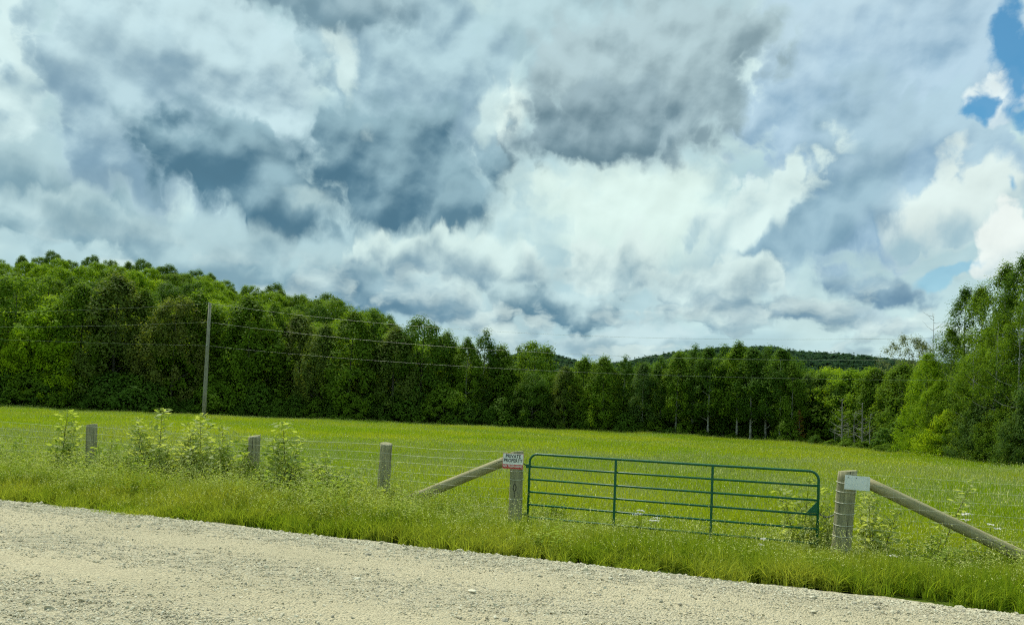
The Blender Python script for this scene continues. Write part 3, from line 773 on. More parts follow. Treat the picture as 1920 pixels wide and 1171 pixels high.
def log(name, a, b, ra, rb, seed):
    """a round log; its own Z runs along it"""
    a, b = Vector(a), Vector(b); L = (b - a).length; rng = random.Random(seed); mb = MB()
    n_, rows = 18, 14
    for i in range(rows + 1):
        f = i / rows; bend = .012 * math.sin(f * math.pi * 1.3 + seed)
        for k in range(n_):
            w = 2 * math.pi * k / n_
            q = (ra + (rb - ra) * f) * (1 + .07 * mnoise.noise(Vector((math.cos(w) * 1.2, math.sin(w) * 1.2, f * 3 + seed * 4))))
            mb.v.append(Vector((math.cos(w) * q + bend, math.sin(w) * q, L * f)))
    for i in range(rows):
        for k in range(n_): mb.f.append((i * n_ + k, i * n_ + (k + 1) % n_, (i + 1) * n_ + (k + 1) % n_, (i + 1) * n_ + k))
    mb.f.append(tuple(reversed(range(n_)))); mb.f.append(tuple(rows * n_ + k for k in range(n_)))
    o = link_mesh(name, mb.mesh(name, True), m_brace); o.location = a
    o.rotation_euler = (b - a).to_track_quat('Z', 'Y').to_euler(); return o
b1 = log('brace_log', fpos(756, .0) + Vector((0, 0, .30)), fpos(956, .0) + Vector((0, 0, 1.215)), .093, .082, 1)
tag(b1, 'pale brace log rising to the post with the private property sign', 'brace log', 'pale slanting brace logs')
b2 = log('brace_log', fpos(2010, .0) + Vector((0, 0, .12)), fpos(1630, .0) + Vector((0, 0, 1.225)), .088, .082, 2)
tag(b2, 'pale brace log falling away from the blank white sign into the grass', 'brace log', 'pale slanting brace logs')

# page wire
ZS = [.10, .26, .42, .58, .75, .91, 1.07, 1.21, 1.355]
def wire_fence(label, t0, t1, nodes, off, bands):
    root = empty('wire_fence', (*xy_of(t0, off), 0)); tag(root, label, 'wire fence', 'woven wire fences')
    o3 = Vector(xy_of(t0, off) + (0,)); rng = random.Random(int(t0 * 10) + 3)
    def pt(t, z, s=off):
        x, y = xy_of(t, s); return Vector((x, y, z)) - o3
    ts = sorted(set([t0, t1] + list(np.arange(t0, t1, .45))))
    for k, z in enumerate(ZS):
        mb = MB(); ph = rng.uniform(0, 6)
        P_ = []
        for t in ts:
            nearest = min(abs(t - q) for q in nodes)
            P_.append(pt(t, z - .016 * min(1, nearest) + .008 * math.sin(t * 2.1 + ph)))
        mb.tube(P_, (.0015 if t1 < 1.5 else .0011), 5)
        mb.build('strand', m_wire, root)
    t = t0 + .2
    while t < t1:
        mb = MB(); mb.tube([pt(t + .01 * math.sin(z * 9 + t * 7), z - .005, off - .002) for z in ZS], .0008, 4); mb.build('stay', m_wire, root)
        t += .33
    for (pp, r, lean, zs) in bands:       # wire ends wrapped round the end post
        for z in zs:
            mb = MB(); c = pp + ALONG * (z * lean) + Vector((0, 0, z)) - o3
            ring(mb, ALONG, AWAY + Vector((0, 0, .10)), (r, r), .0036, c, 20); mb.build('tie', m_wire, root)
    return root
tl = fence_t(-140)
wire_fence('wire fence of thin strands running left from the sign post', tl, fence_t(960), [fence_t(q) for q in (-105, 180, 482, 725, 960)], -.122,
           [(gp, .117, -.004, (.26, .58, .91, 1.05))])
wire_fence('wire fence of thin strands running right from the post with wire bands', fence_t(1600), fence_t(2050), [fence_t(1600), fence_t(2050)], -.140,
           [(lp_, .139, .052, (.26, .44, .60, .77, .93, 1.09, 1.22))])

# gate: one bent frame tube, five rails between, two uprights
ga, gb = fpos(998, -.02), fpos(1538, -.02)
gt0 = fence_t(998); GL = (gb - ga).length; GH0, GH = .075, 1.345
gate = empty('gate', (ga.x, ga.y, 0), ROADROT)
gate.rotation_euler = (0, 0, math.atan2(gb.y - ga.y, gb.x - ga.x))
tag(gate, 'dark green tubular steel farm gate between two wooden posts', 'gate')
r_ = .0195; cr_ = .13
def arc(cx_, cz_, a0, a1, n_=8): return [Vector((cx_ + cr_ * math.cos(a), 0, cz_ + cr_ * math.sin(a))) for a in np.linspace(a0, a1, n_)]
path = [Vector((0, 0, GH0 + .02))] + arc(cr_, GH - cr_, math.pi, math.pi / 2) + [Vector((GL * .33, 0, GH - .002)), Vector((GL * .66, 0, GH - .004))] + arc(GL - cr_, GH - cr_, math.pi / 2, 0) + [Vector((GL, 0, GH0 + .02))]
MB().tube(path, r_, 12).build('frame', m_gate, gate, True)
ZR = [GH0 + (GH - GH0) * k / 6 for k in range(6)]
for z in ZR:
    MB().tube([Vector((.0, 0, z)), Vector((GL * .5, .0, z - .004)), Vector((GL, 0, z))], .0165, 10).build('rail', m_gate, gate, True)
for xx in (GL * .325, GL * .662):
    MB().box((xx, -.0, (GH0 + GH) / 2), (.036, .030, GH - GH0 + .01)).build('upright', m_gate, gate)
hg = MB(); hg.box((-.035, 0, GH - .205), (.05, .05, .06)); hg.tube([Vector((-.05, 0, GH - .20)), Vector((-.16, .01, GH - .15))], .010, 8)
hg.build('hinge', m_gate, gate)
hg = MB(); hg.box((-.03, 0, GH0 + .25), (.05, .05, .06)); hg.tube([Vector((-.05, 0, GH0 + .25)), Vector((-.14, .01, GH0 + .25))], .010, 8)
hg.build('hinge', m_gate, gate)
gs = MB()   # triangular latch plate in the corner of the third rail
zt = ZR[3]
for dy in (-.012, .012):
    gs.v += [Vector((GL - .01, dy, zt + .02)), Vector((GL - .01, dy, zt + .20)), Vector((GL - .16, dy, zt + .02))]
gs.f += [(0, 2, 1), (3, 4, 5), (0, 1, 4, 3), (1, 2, 5, 4), (2, 0, 3, 5)]
gs.build('latch_plate', m_gate, gate)
# chain from gate to latch post
ch = empty('chain', (gb.x, gb.y, .72)); tag(ch, 'dark steel chain between the green gate and the latch post', 'chain')
A = gb + Vector((0, 0, .74)); B = lp_ + ALONG * (-.09) + Vector((0, 0, .73)); nl = 13
for k in range(nl):
    f0, f1 = (k - .25) / nl, (k + 1.25) / nl
    q0 = A.lerp(B, max(0, f0)); q1 = A.lerp(B, min(1, f1))
    sag = lambda f: Vector((0, 0, -.05 * math.sin(math.pi * min(max(f, 0), 1))))
    q0 += sag(f0); q1 += sag(f1); d = (q1 - q0); c = (q0 + q1) / 2
    a = d.normalized(); bb = (AWAY if k % 2 else Vector((0, 0, 1))); bb = (bb - a * bb.dot(a)).normalized()
    mb = MB(); ring(mb, a, bb, (d.length / 2, .011), .0042, c - Vector(ch.location), 10); mb.build('chain_link', m_chain, ch)

# signs
def text_mesh(body, size, bold, sx=1.0):
    cu = bpy.data.curves.new('lettering', 'FONT'); cu.body = body; cu.size = size; cu.offset = bold
    cu.align_x = 'CENTER'; cu.align_y = 'CENTER'; cu.extrude = .0012; cu.space_character = 1.04
    ob = bpy.data.objects.new('lettering', cu); COL.objects.link(ob)
    dg = bpy.context.evaluated_depsgraph_get(); dg.update()
    me = bpy.data.meshes.new_from_object(ob.evaluated_get(dg)); bpy.data.objects.remove(ob)
    for v in me.vertices: v.co.x *= sx
    return me
def flat_plate(w, h, th, bend=0.0, n_=8):
    """a thin sheet in local x,z, slightly bowed, front towards -y"""
    mb = MB()
    for s_ in (-th / 2, th / 2):
        for i in range(n_ + 1):
            for zz in (-h / 2, h / 2):
                f = i / n_ - .5; mb.v.append(Vector((f * w, s_ + bend * (f * f * 4), zz)))
    m_ = 2 * (n_ + 1)
    for i in range(n_):
        a = 2 * i; mb.f.append((a, a + 2, a + 3, a + 1)); mb.f.append((m_ + a, m_ + a + 1, m_ + a + 3, m_ + a + 2))
        mb.f.append((a, m_ + a, m_ + a + 2, a + 2)); mb.f.append((a + 1, a + 3, m_ + a + 3, m_ + a + 1))
    mb.f.append((0, 1, m_ + 1, m_)); mb.f.append((2 * n_, m_ + 2 * n_, m_ + 2 * n_ + 1, 2 * n_ + 1))
    return mb
sg = empty('warning_sign'); sp = fpos(970.5, -.125); sg.location = (sp.x, sp.y, 1.213)
sg.rotation_euler = (Matrix.Rotation(ROADROT + .25, 3, 'Z') @ Matrix.Rotation(R(1.0), 3, 'Y')).to_euler()
tag(sg, 'small white and red private property sign nailed to the gate post', 'sign')
SW, SH = .352, .262
flat_plate(SW, SH, .003).build('panel', m_signw, sg)
mb = MB(); mb.box((0, -.0035, -SH / 2 + .041), (SW - .014, .002, .066)); mb.build('red_band', m_signr, sg)
mb = MB()
for (cx_, cz_, w_, h_) in ((0, SH / 2 - .004, SW - .004, .004), (0, -SH / 2 + .004, SW - .004, .004), (-SW / 2 + .004, 0, .004, SH - .012), (SW / 2 - .004, 0, .004, SH - .012)):
    mb.box((cx_, -.0028, cz_), (w_, .0015, h_))
mb.build('border', m_signr, sg)
def letter(body, size, bold, z, mat, sx, y):
    o = link_mesh('lettering', text_mesh(body, size, bold, sx), mat, sg); o.data.materials.clear(); o.data.materials.append(mat)
    o.rotation_euler = (R(90), 0, 0); o.location = (0, y, z)
letter('PRIVATE', .080, .0016, .080, m_signk, .84, -.0035)
letter('PROPERTY', .080, .0016, .008, m_signk, .80, -.0035)
letter('NO TRESPASSING', .050, .0009, -.088, m_signw, .80, -.0062)
bs = empty('blank_sign'); sp = fpos(1609, -.165); bs.location = (sp.x, sp.y, 1.225)
bs.rotation_euler = (Matrix.Rotation(ROADROT + .2, 3, 'Z') @ Matrix.Rotation(R(2.0), 3, 'Y')).to_euler()
tag(bs, 'blank weathered white sign on the thick post beside the gate', 'sign')
flat_plate(.345, .205, .004, .012).build('panel', m_blank, bs)
mb = MB()
for sx in (-.13, -.02):
    mb.tube([Vector((sx, -.002, .07)), Vector((sx, -.008, .07))], .006, 8)
mb.build('nail_head', m_chain, bs) if False else None
for sx in (-.13, -.02):
    MB().tube([Vector((sx, .0, .07)), Vector((sx, -.007, .07))], .006, 8).build('nail', m_chain, bs)

# ------------------------------------------------------------------ power line
m_pole = wood_mat('utility_pole_wood', (0.19, 0.19, 0.14), (0.30, 0.29, 0.215), (0.13, 0.135, 0.10))
PX_, PY_ = xat(384, 68.0), 68.0
pole = empty('utility_pole', (PX_, PY_, float(gz(PX_, PY_))))
tag(pole, 'tall bare grey utility pole standing in the hayfield before the trees', 'utility pole')
mb = MB(); PH = 10.75
mb.tube([Vector((0, 0, -.5)), Vector((0.0, 0, 3)), Vector((.01, 0, 6.5)), Vector((.02, 0, PH))], [.18, .17, .15, .12], 14, rng=random.Random(2), wob=.03).build('shaft', m_pole, pole, True)
WZ = (10.40, 8.72, 6.6)
m_ins = plain('porcelain', (0.35, 0.36, 0.34), .3)
for z in WZ:
    b_ = MB(); b_.tube([Vector((.0, -.15, z + .30)), Vector((0, -.24, z + .33))], .018, 8); b_.tube([Vector((0, -.20, z + .25)), Vector((0, -.20, z + .31)), Vector((0, -.2, z + .37))], [.045, .055, .03], 10)
    b_.build('insulator', m_ins, pole)
m_cable = plain('power_cable', (0.24, 0.28, 0.20), .5)
def cable(z0, label, sR, sL, dzL, r):
    pts = []
    E0 = Vector((PX_, PY_ - .22, z0)); RX = Vector((60, 58 - .366 * 60, z0)); LX = Vector((-115, 100, z0 + dzL))
    for k in range(40, 0, -1):
        f = k / 40; p = E0.lerp(LX, f); p.z -= 4 * sL * f * (1 - f); pts.append(p)
    for k in range(0, 61):
        f = k / 60; p = E0.lerp(RX, f); p.z -= 4 * sR * f * (1 - f); pts.append(p)
    o = MB().tube(pts, r, 5).build('power_line', m_cable)
    tag(o, label, 'power line', 'cables strung from the utility pole')
cable(WZ[0], 'topmost power line cable leaving the tip of the utility pole', 2.93, 1.8, 3.0, .0062)
cable(WZ[1], 'middle power line cable strung below the tip of the pole', 2.62, 1.6, 3.0, .0062)
cable(WZ[2], 'lowest and thinnest power line cable on the utility pole', 1.75, .55, 3.0, .0045)
# ------------------------------------------------------------------ trees
def bark(name, ca, cb, sc=(3, 3, .7)):
    m, nt, out = new_mat(name)
    ox, oy, oz = nt.sep(nt.node('ShaderNodeTexCoord').outputs['Object'])
    g = nt.noise(nt.xyz(ox * sc[0], oy * sc[1], oz * sc[2]), 2.0, 5.0, .65)
    b = nt.node('ShaderNodeBsdfPrincipled'); nt.put(b.inputs['Base Color'], nt.mix(nt.ss(g, .35, .65), ca, cb)); b.inputs['Roughness'].default_value = .9
    nt.put(out.inputs['Surface'], b.outputs[0]); return m
m_bark = bark('grey_bark', (0.055, 0.05, 0.04), (0.14, 0.13, 0.10))
m_pale = bark('pale_bark', (0.15, 0.15, 0.125), (0.40, 0.40, 0.34), (1, 1, 3))
m_dead = bark('dead_wood', (0.16, 0.16, 0.14), (0.32, 0.31, 0.27))
LEAFC = { # two leaf tones and the tone of broad patches
 'dark green': ((0.064, 0.135, 0.0137), (0.130, 0.228, 0.0220), (0.086, 0.169, 0.0220)),
 'mid green': ((0.096, 0.182, 0.0124), (0.184, 0.299, 0.0206), (0.130, 0.219, 0.0192)),
 'bright green': ((0.140, 0.259, 0.0083), (0.259, 0.397, 0.0137), (0.184, 0.299, 0.0137)),
 'lime green': ((0.227, 0.357, 0.0083), (0.368, 0.516, 0.0137), (0.282, 0.397, 0.0137)),
 'blue green': ((0.070, 0.140, 0.0302), (0.134, 0.222, 0.0440), (0.097, 0.169, 0.0358)),
 'olive': ((0.085, 0.150, 0.022), (0.150, 0.225, 0.036), (0.145, 0.190, 0.038)),
 'brownish': ((0.100, 0.155, 0.024), (0.170, 0.215, 0.038), (0.185, 0.205, 0.046)),
 'pale olive': ((0.13, 0.17, 0.085), (0.21, 0.25, 0.14), (0.17, 0.20, 0.11)),
 'hazed green': ((0.030, 0.078, 0.042), (0.060, 0.125, 0.062), (0.044, 0.100, 0.060)),  # leaf green with the blue haze of distance mixed into the colour
 'rusty': ((0.243, 0.117, 0.0308), (0.375, 0.182, 0.0440), (0.264, 0.128, 0.0330)),
}
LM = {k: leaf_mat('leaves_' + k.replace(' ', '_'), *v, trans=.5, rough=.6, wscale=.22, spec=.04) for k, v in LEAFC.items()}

def unit(rng, n):
    v = rng.normal(0, 1, (n, 3)); return v / np.linalg.norm(v, axis=1, keepdims=True)
def make_tree(seed, H, Wd, base, shape, ncl, per, leaf, clr, limbs=10, trunk_r=.16, flame=0.0, inner=.45, barkm=None, leafm=None, gap=.0, lean=0.0, droop=0.0):
    """trunk mesh with limbs, crown mesh of leaf clumps spread through an uneven envelope"""
    rng = np.random.default_rng(seed); ph = rng.uniform(0, 6.28, 6)
    def env(t, a):
        if shape == 'round': r = np.clip(1 - np.abs(2 * t - .80) ** 2.4 / 1.75, 0, 1) ** .6
        elif shape == 'tall': r = np.clip(t * 4.5 + .25, 0, 1) ** .6 * np.clip(1 - t ** 3.2, 0, 1) ** .8
        elif shape == 'cone': r = np.clip(1.02 - t, 0, 1) ** .85 * np.clip(t * 9 + .3, 0, 1)
        elif shape == 'full': r = np.clip(1 - t ** 2.6, 0, 1) ** .7
        elif shape == 'fan': r = .30 + .7 * np.sin(np.clip(t, 0, 1) * 2.35)
        return r * (1 + .20 * np.sin(2 * a + ph[0] + 2.2 * t) + .16 * np.sin(3 * a + ph[1] - 3 * t) + .12 * np.sin(7 * t + ph[2] + a))
    t = rng.beta(1.15, 1.0, ncl); a = rng.uniform(0, 2 * np.pi, ncl)
    rr = env(t, a) * (inner + (1 - inner) * rng.random(ncl) ** .6) * Wd / 2
    z = base + (H - base) * t
    cc = np.stack([np.cos(a) * rr + lean * t ** 1.5 * H, np.sin(a) * rr, z - droop * rr + rng.normal(0, .12, ncl)], 1)
    if gap:
        kp = np.array([mnoise.noise(Vector(c_ * .45) + Vector((seed * 3.1, 0, 0))) for c_ in cc]) > -.42 + gap; cc = cc[kp]; t = t[kp]
    n_ = len(cc)
    R_ = clr * rng.uniform(.65, 1.35, n_)
    # leaves
    N_ = n_ * per
    k = np.repeat(np.arange(n_), per)
    d = unit(rng, N_); rad = rng.random(N_) ** .45
    sc = np.array([1.0, 1.0, .84 + flame * .7])
    p = cc[k] + d * (R_[k] * rad)[:, None] * sc
    out_ = cc[k] - np.array([lean * .5 * H, 0, base + (H - base) * .45]); out_ /= np.linalg.norm(out_, axis=1, keepdims=True) + 1e-6
    nr = d * .9 + out_ * .5 + np.array([0, 0, .55]) + unit(rng, N_) * .36
    up = unit(rng, N_) + np.array([0, 0, flame * 1.2 - .3])
    L = leaf * rng.uniform(.65, 1.3, N_)
    v, f = diamonds(rng, p, nr, L, L * .62, up)
    tone = np.clip(rng.random(n_)[k] * .75 + rng.random(N_) * .3 - .03, 0, 1)
    cm = mesh_np('crown', v, f, False, {'rnd': tone}); cm.materials.append(leafm)
    # trunk and limbs
    mb = MB(); rg_ = random.Random(seed)
    tp = [Vector((lean * f ** 1.5 * H + .10 * math.sin(f * 5 + ph[3]) * f, .10 * math.sin(f * 4 + ph[4]) * f, H * .93 * f - (.3 if f == 0 else 0))) for f in np.linspace(0, 1, 9)]
    mb.tube(tp, [trunk_r * (1.25 if f == 0 else 1.0) * (1 - .88 * f) for f in np.linspace(0, 1, 9)], 7)
    order = rng.permutation(n_)[:limbs]
    for j in order:
        c_ = Vector(cc[j]); hz_ = max(c_.z - (.30 + .5 * rg_.random()) * (Vector((c_.x, c_.y, 0)).length + .4), base * .6 + .2)
        f = min(hz_ / (H * .93), .95); i = int(f * 8); st = tp[i].lerp(tp[min(i + 1, 8)], f * 8 - i)
        md = st.lerp(c_, .5) + Vector((0, 0, -.12 * (c_ - st).length * (1 - flame)))
        r0 = trunk_r * (1 - .88 * f) * .55
        mb.tube([st, md, c_], [r0, r0 * .6, r0 * .18], 5, False)
    tm = mb.mesh('trunk', True); tm.materials.append(barkm or m_bark)
    return tm, cm
def make_conifer(seed, H, Wd, base, nwh, per, leaf, leafm, barkm=None, sparse=1.0):
    rng = np.random.default_rng(seed); C_, Nn, U, T = [], [], [], []
    mb = MB(); mb.tube([Vector((0, 0, -.3)), Vector((0.03, 0, H * .5)), Vector((0, 0, H))], [.15, .09, .012], 6)
    for i in range(nwh):
        f = (i + rng.uniform(-.3, .3)) / nwh; z = base + (H - base) * f; L = Wd / 2 * (1 - f) ** .9 * rng.uniform(.75, 1.15) + .12
        nb = rng.integers(5, 8)
        for j in range(nb):
            if rng.random() > sparse: continue
            a = rng.uniform(0, 6.28); Lj = L * rng.uniform(.7, 1.15); tone = rng.random()
            m_ = int(per * (Lj / (Wd / 2)) + 5)
            s_ = rng.random(m_) ** .8
            w = (rng.random(m_) - .5) * .42 * Lj * (1 - s_ * .7)
            x = np.cos(a) * s_ * Lj - np.sin(a) * w; y = np.sin(a) * s_ * Lj + np.cos(a) * w
            zz = z - .28 * s_ * Lj + .18 * Lj * s_ ** 3 + rng.normal(0, .05, m_) - .12 * np.abs(w)
            C_.append(np.stack([x, y, zz], 1)); Nn.append(rng.normal(0, .5, (m_, 3)) + (0, 0, 1))
            U.append(np.stack([np.cos(a) + rng.normal(0, .5, m_), np.sin(a) + rng.normal(0, .5, m_), rng.normal(-.2, .25, m_)], 1)); T.append(np.clip(tone * .6 + rng.random(m_) * .5, 0, 1))
            mb.tube([Vector((0, 0, z)), Vector((math.cos(a) * Lj * .9, math.sin(a) * Lj * .9, z - .22 * Lj))], [.03, .008], 4, False)
    C_, Nn, U, T = map(np.concatenate, (C_, Nn, U, T))
    v, f = diamonds(rng, C_, Nn, leaf * rng.uniform(.7, 1.4, len(C_)), leaf * .42, U)
    cm = mesh_np('crown', v, f, False, {'rnd': T}); cm.materials.append(leafm)
    tm = mb.mesh('trunk', True); tm.materials.append(barkm or m_bark); return tm, cm
def make_dead(seed, H, r, nb=26):
    rg_ = random.Random(seed); mb = MB()
    tp = [Vector((.12 * math.sin(f * 4 + seed) * f * 2, .1 * f, H * f - .2)) for f in np.linspace(0, 1, 8)]
    mb.tube(tp, [r * (1 - .8 * f) for f in np.linspace(0, 1, 8)], 7)
    for k in range(nb):
        f = rg_.uniform(.25, .98); i = min(int(f * 7), 6); s_ = tp[i].lerp(tp[i + 1], f * 7 - i); a = rg_.uniform(0, 6.28); L = rg_.uniform(.4, 1.6) * (1.1 - f * .5)
        e = s_ + Vector((math.cos(a) * L, math.sin(a) * L, L * rg_.uniform(.0, 1.0))); m_ = s_.lerp(e, .5) + Vector((0, 0, -.08))
        mb.tube([s_, m_, e], [r * .28, r * .18, r * .06], 4, False)
    tm = mb.mesh('trunk', True); tm.materials.append(m_dead); return tm, None

# kinds: name, category, words, (trunk mesh, crown mesh), nominal height
KIND = {}
def kind(key, words, name, H, Wd, pair): KIND[key] = dict(words=words, name=name, H=H, W=Wd, tm=pair[0], cm=pair[1])
# front-of-wood trees (leaves about 0.2 m long stand for leaf sprays at 85 m)
kind('maple_a', 'round bright green maple', 'maple_tree', 10, 7, make_tree(1, 10, 7.2, .9, 'round', 218, 66, 0.252, .80, leafm=LM['bright green']))
kind('maple_b', 'round mid green maple', 'maple_tree', 10, 7, make_tree(2, 10, 6.8, .8, 'round', 229, 66, 0.242, .78, leafm=LM['mid green']))
kind('maple_c', 'round dark green maple', 'maple_tree', 10, 7, make_tree(3, 10, 7.0, .7, 'round', 218, 66, 0.252, .82, leafm=LM['dark green']))
kind('ash_a', 'feathery mid green ash', 'ash_tree', 10, 6, make_tree(4, 10, 6.2, .9, 'full', 264, 60, 0.222, .62, flame=.65, leafm=LM['mid green']))
kind('ash_b', 'brown tinged ash heavy with seed', 'ash_tree', 10, 6, make_tree(5, 10, 6.0, 1.0, 'round', 264, 58, 0.211, .60, flame=.55, leafm=LM['brownish'], gap=.12))
kind('ash_c', 'olive green ash', 'ash_tree', 10, 6, make_tree(6, 10, 6.0, .9, 'full', 264, 58, 0.211, .60, flame=.6, leafm=LM['olive'], gap=.08))
kind('aspen_a', 'tall dark green aspen', 'aspen_tree', 11, 4.5, make_tree(7, 11, 4.6, 1.4, 'tall', 241, 60, 0.202, .58, flame=.45, barkm=m_pale, leafm=LM['dark green'], gap=.1))
kind('aspen_b', 'tall blue green aspen', 'aspen_tree', 11, 4.5, make_tree(8, 11, 4.4, 1.6, 'tall', 229, 60, 0.202, .58, flame=.45, barkm=m_pale, leafm=LM['blue green'], gap=.14))
kind('aspen_c', 'tall mid green aspen', 'aspen_tree', 11, 4.5, make_tree(9, 11, 4.6, 2.6, 'tall', 241, 60, 0.202, .56, flame=.4, barkm=m_pale, leafm=LM['mid green'], gap=.14, trunk_r=.14))
kind('aspen_d', 'bare stemmed aspen', 'aspen_tree', 11, 4.5, make_tree(10, 11, 4.2, 3.0, 'tall', 195, 60, 0.202, .56, flame=.4, barkm=m_pale, leafm=LM['dark green'], gap=.14, trunk_r=.13))
kind('lime', 'yellow green young maple', 'maple_tree', 8, 5.6, make_tree(11, 8, 5.8, .5, 'round', 206, 63, 0.222, .70, leafm=LM['lime green']))
kind('spruce', 'dark pointed spruce', 'spruce_tree', 10, 4, make_conifer(12, 10, 3.9, .6, 26, 46, .26, LM['blue green']))
kind('rust', 'rusty dead spruce', 'spruce_tree', 8, 3.4, make_conifer(13, 8, 3.6, .6, 20, 34, .22, LM['rusty'], sparse=.8))
kind('dead', 'leafless grey dead tree', 'dead_tree', 6, 2, make_dead(14, 6, .12))
kind('snag', 'leafless thin grey snag', 'dead_tree', 6, 2, make_dead(15, 6, .08, 16))
kind('shrub_a', 'low dark green shrub', 'shrub', 3, 3.6, make_tree(16, 3.0, 3.8, .05, 'full', 103, 58, 0.202, .48, limbs=8, trunk_r=.05, inner=.2, leafm=LM['dark green']))
kind('shrub_b', 'low mid green shrub', 'shrub', 3, 3.6, make_tree(17, 3.0, 3.6, .05, 'full', 103, 58, 0.192, .46, limbs=8, trunk_r=.05, inner=.2, leafm=LM['mid green']))
kind('shrub_c', 'low lime green shrub', 'shrub', 2, 3, make_tree(18, 2.0, 3.2, .0, 'full', 80, 58, 0.161, .38, limbs=6, trunk_r=.04, inner=.2, leafm=LM['lime green']))
# the near wood at the right: finer leaves
kind('near_maple', 'broad bright green maple', 'maple_tree', 9, 6, make_tree(21, 9, 6.2, .1, 'full', 430, 62, .135, .56, leafm=LM['bright green'], inner=.55, limbs=16))
kind('near_poplar', 'tall mid green poplar', 'poplar_tree', 12, 5.4, make_tree(22, 12, 4.8, 1.0, 'tall', 420, 56, .12, .46, flame=.7, leafm=LM['mid green'], barkm=m_pale, gap=.24, limbs=26, trunk_r=.15))
kind('near_poplar_b', 'tall dark green poplar', 'poplar_tree', 12, 5, make_tree(23, 12, 4.4, 1.4, 'tall', 400, 56, .12, .44, flame=.7, leafm=LM['dark green'], barkm=m_pale, gap=.2, limbs=26, trunk_r=.15))
kind('near_birch', 'slender pale trunked birch', 'birch_tree', 11, 4, make_tree(24, 11, 4.2, 2.6, 'tall', 260, 58, .12, .48, flame=.2, leafm=LM['mid green'], barkm=m_pale, gap=.26, limbs=26, trunk_r=.12, lean=.05))
kind('near_willow', 'feathery blue green willow', 'willow_tree', 6, 5, make_tree(25, 6, 5.4, .1, 'full', 300, 60, .13, .46, flame=.2, leafm=LM['mid green'], inner=.4, droop=.1, limbs=18, trunk_r=.09))
kind('near_willow_b', 'grey green willow', 'willow_tree', 6, 5, make_tree(26, 6, 5.2, .1, 'full', 300, 60, .13, .46, flame=.2, leafm=LM['blue green'], inner=.4, droop=.12, limbs=18, trunk_r=.09))
kind('near_lime', 'sunlit lime green bush', 'bush', 4, 4.4, make_tree(27, 4, 4.6, .05, 'full', 240, 60, .13, .44, leafm=LM['lime green'], inner=.4, droop=.15, limbs=14, trunk_r=.06))
kind('pale_tree', 'sparse pale olive tree', 'sparse_tree', 11, 6, make_tree(28, 11, 7.0, 3.6, 'round', 230, 60, .13, .52, leafm=LM['pale olive'], gap=.12, limbs=30, trunk_r=.14))
kind('bare', 'nearly bare twiggy tree', 'dead_tree', 8, 2, make_dead(29, 9, .045, 46))

NT_ = [0]
def tree(key, x, y, z, h=None, rz=0.0, label=None, group=None, wf=1.0):
    K_ = KIND[key]; s = (h or K_['H']) / K_['H']
    root = empty(K_['name'], (x, y, z), rz); root.scale = (s * wf, s * wf, s)
    to = bpy.data.objects.new('trunk', K_['tm']); COL.objects.link(to); to.parent = root
    if K_['cm'] is not None:
        co = bpy.data.objects.new('crown', K_['cm']); COL.objects.link(co); co.parent = root
    cat = {'shrub': 'shrub', 'bush': 'bush', 'dead_tree': 'dead tree'}.get(K_['name'], 'tree')
    tag(root, label, cat, group); NT_[0] += 1
    return root
ORD = ['first', 'second', 'third', 'fourth', 'fifth', 'sixth', 'seventh', 'eighth', 'ninth', 'tenth', 'eleventh', 'twelfth', 'thirteenth', 'fourteenth', 'fifteenth', 'sixteenth', 'seventeenth', 'eighteenth', 'nineteenth', 'twentieth']
rt = random.Random(77)
ALLT = []   # (px, Y, key, h, rz, wf, row)
def put(px, Y, key, top=None, h=None, wf=1.0, row='front', zf=None):
    x = xat(px, Y); z = float(zf(x, Y)) if zf else float(gz(x, Y)) - .05
    if top is not None: h = (CAM_H + (hor(px) - top) / FPX * Y - z) / .995
    ALLT.append((px, Y, key, h, rt.uniform(0, 6.28), wf, row, x, z))
# --- left wood, front row (px, tree-top y in the photo, kind)
FRONT = [(-60, 560, 'maple_b'), (18, 520, 'maple_b'), (46, 618, 'lime'), (108, 640, 'lime'), (92, 585, 'maple_a'), (150, 545, 'ash_a'), (208, 528, 'ash_c'), (262, 545, 'aspen_c'), (318, 565, 'ash_b'), (362, 560, 'ash_a'),
 (412, 572, 'maple_b'), (462, 560, 'ash_a'), (512, 575, 'aspen_c'), (562, 590, 'ash_c'), (604, 612, 'ash_c'), (650, 585, 'ash_a'), (700, 590, 'aspen_a'), (742, 625, 'ash_c'), (788, 598, 'maple_c'), (836, 632, 'ash_a'), (872, 640, 'aspen_c'), (905, 628, 'aspen_a'), (940, 655, 'ash_a'), (972, 698, 'maple_b')]
for px, top, key in FRONT:
    d = edge_d(px) + (rt.uniform(2.0, 7.0) if key != 'lime' else 1.2); put(px + rt.uniform(-6, 6), d, key, top=top + rt.uniform(-6, 6), row='left front', wf=rt.uniform(.85, 1.08))
# lower edge: small trees and shrubs closing the foot of the wood
px = -40
while px < 985:
    d = edge_d(px) + rt.uniform(-.6, 1.6); key = rt.choice(['shrub_a', 'shrub_a', 'shrub_b', 'shrub_a'])
    put(px, d, key, h=rt.uniform(1.8, 4.6), row='left edge', wf=rt.uniform(.9, 1.3)); px += rt.uniform(26, 42)
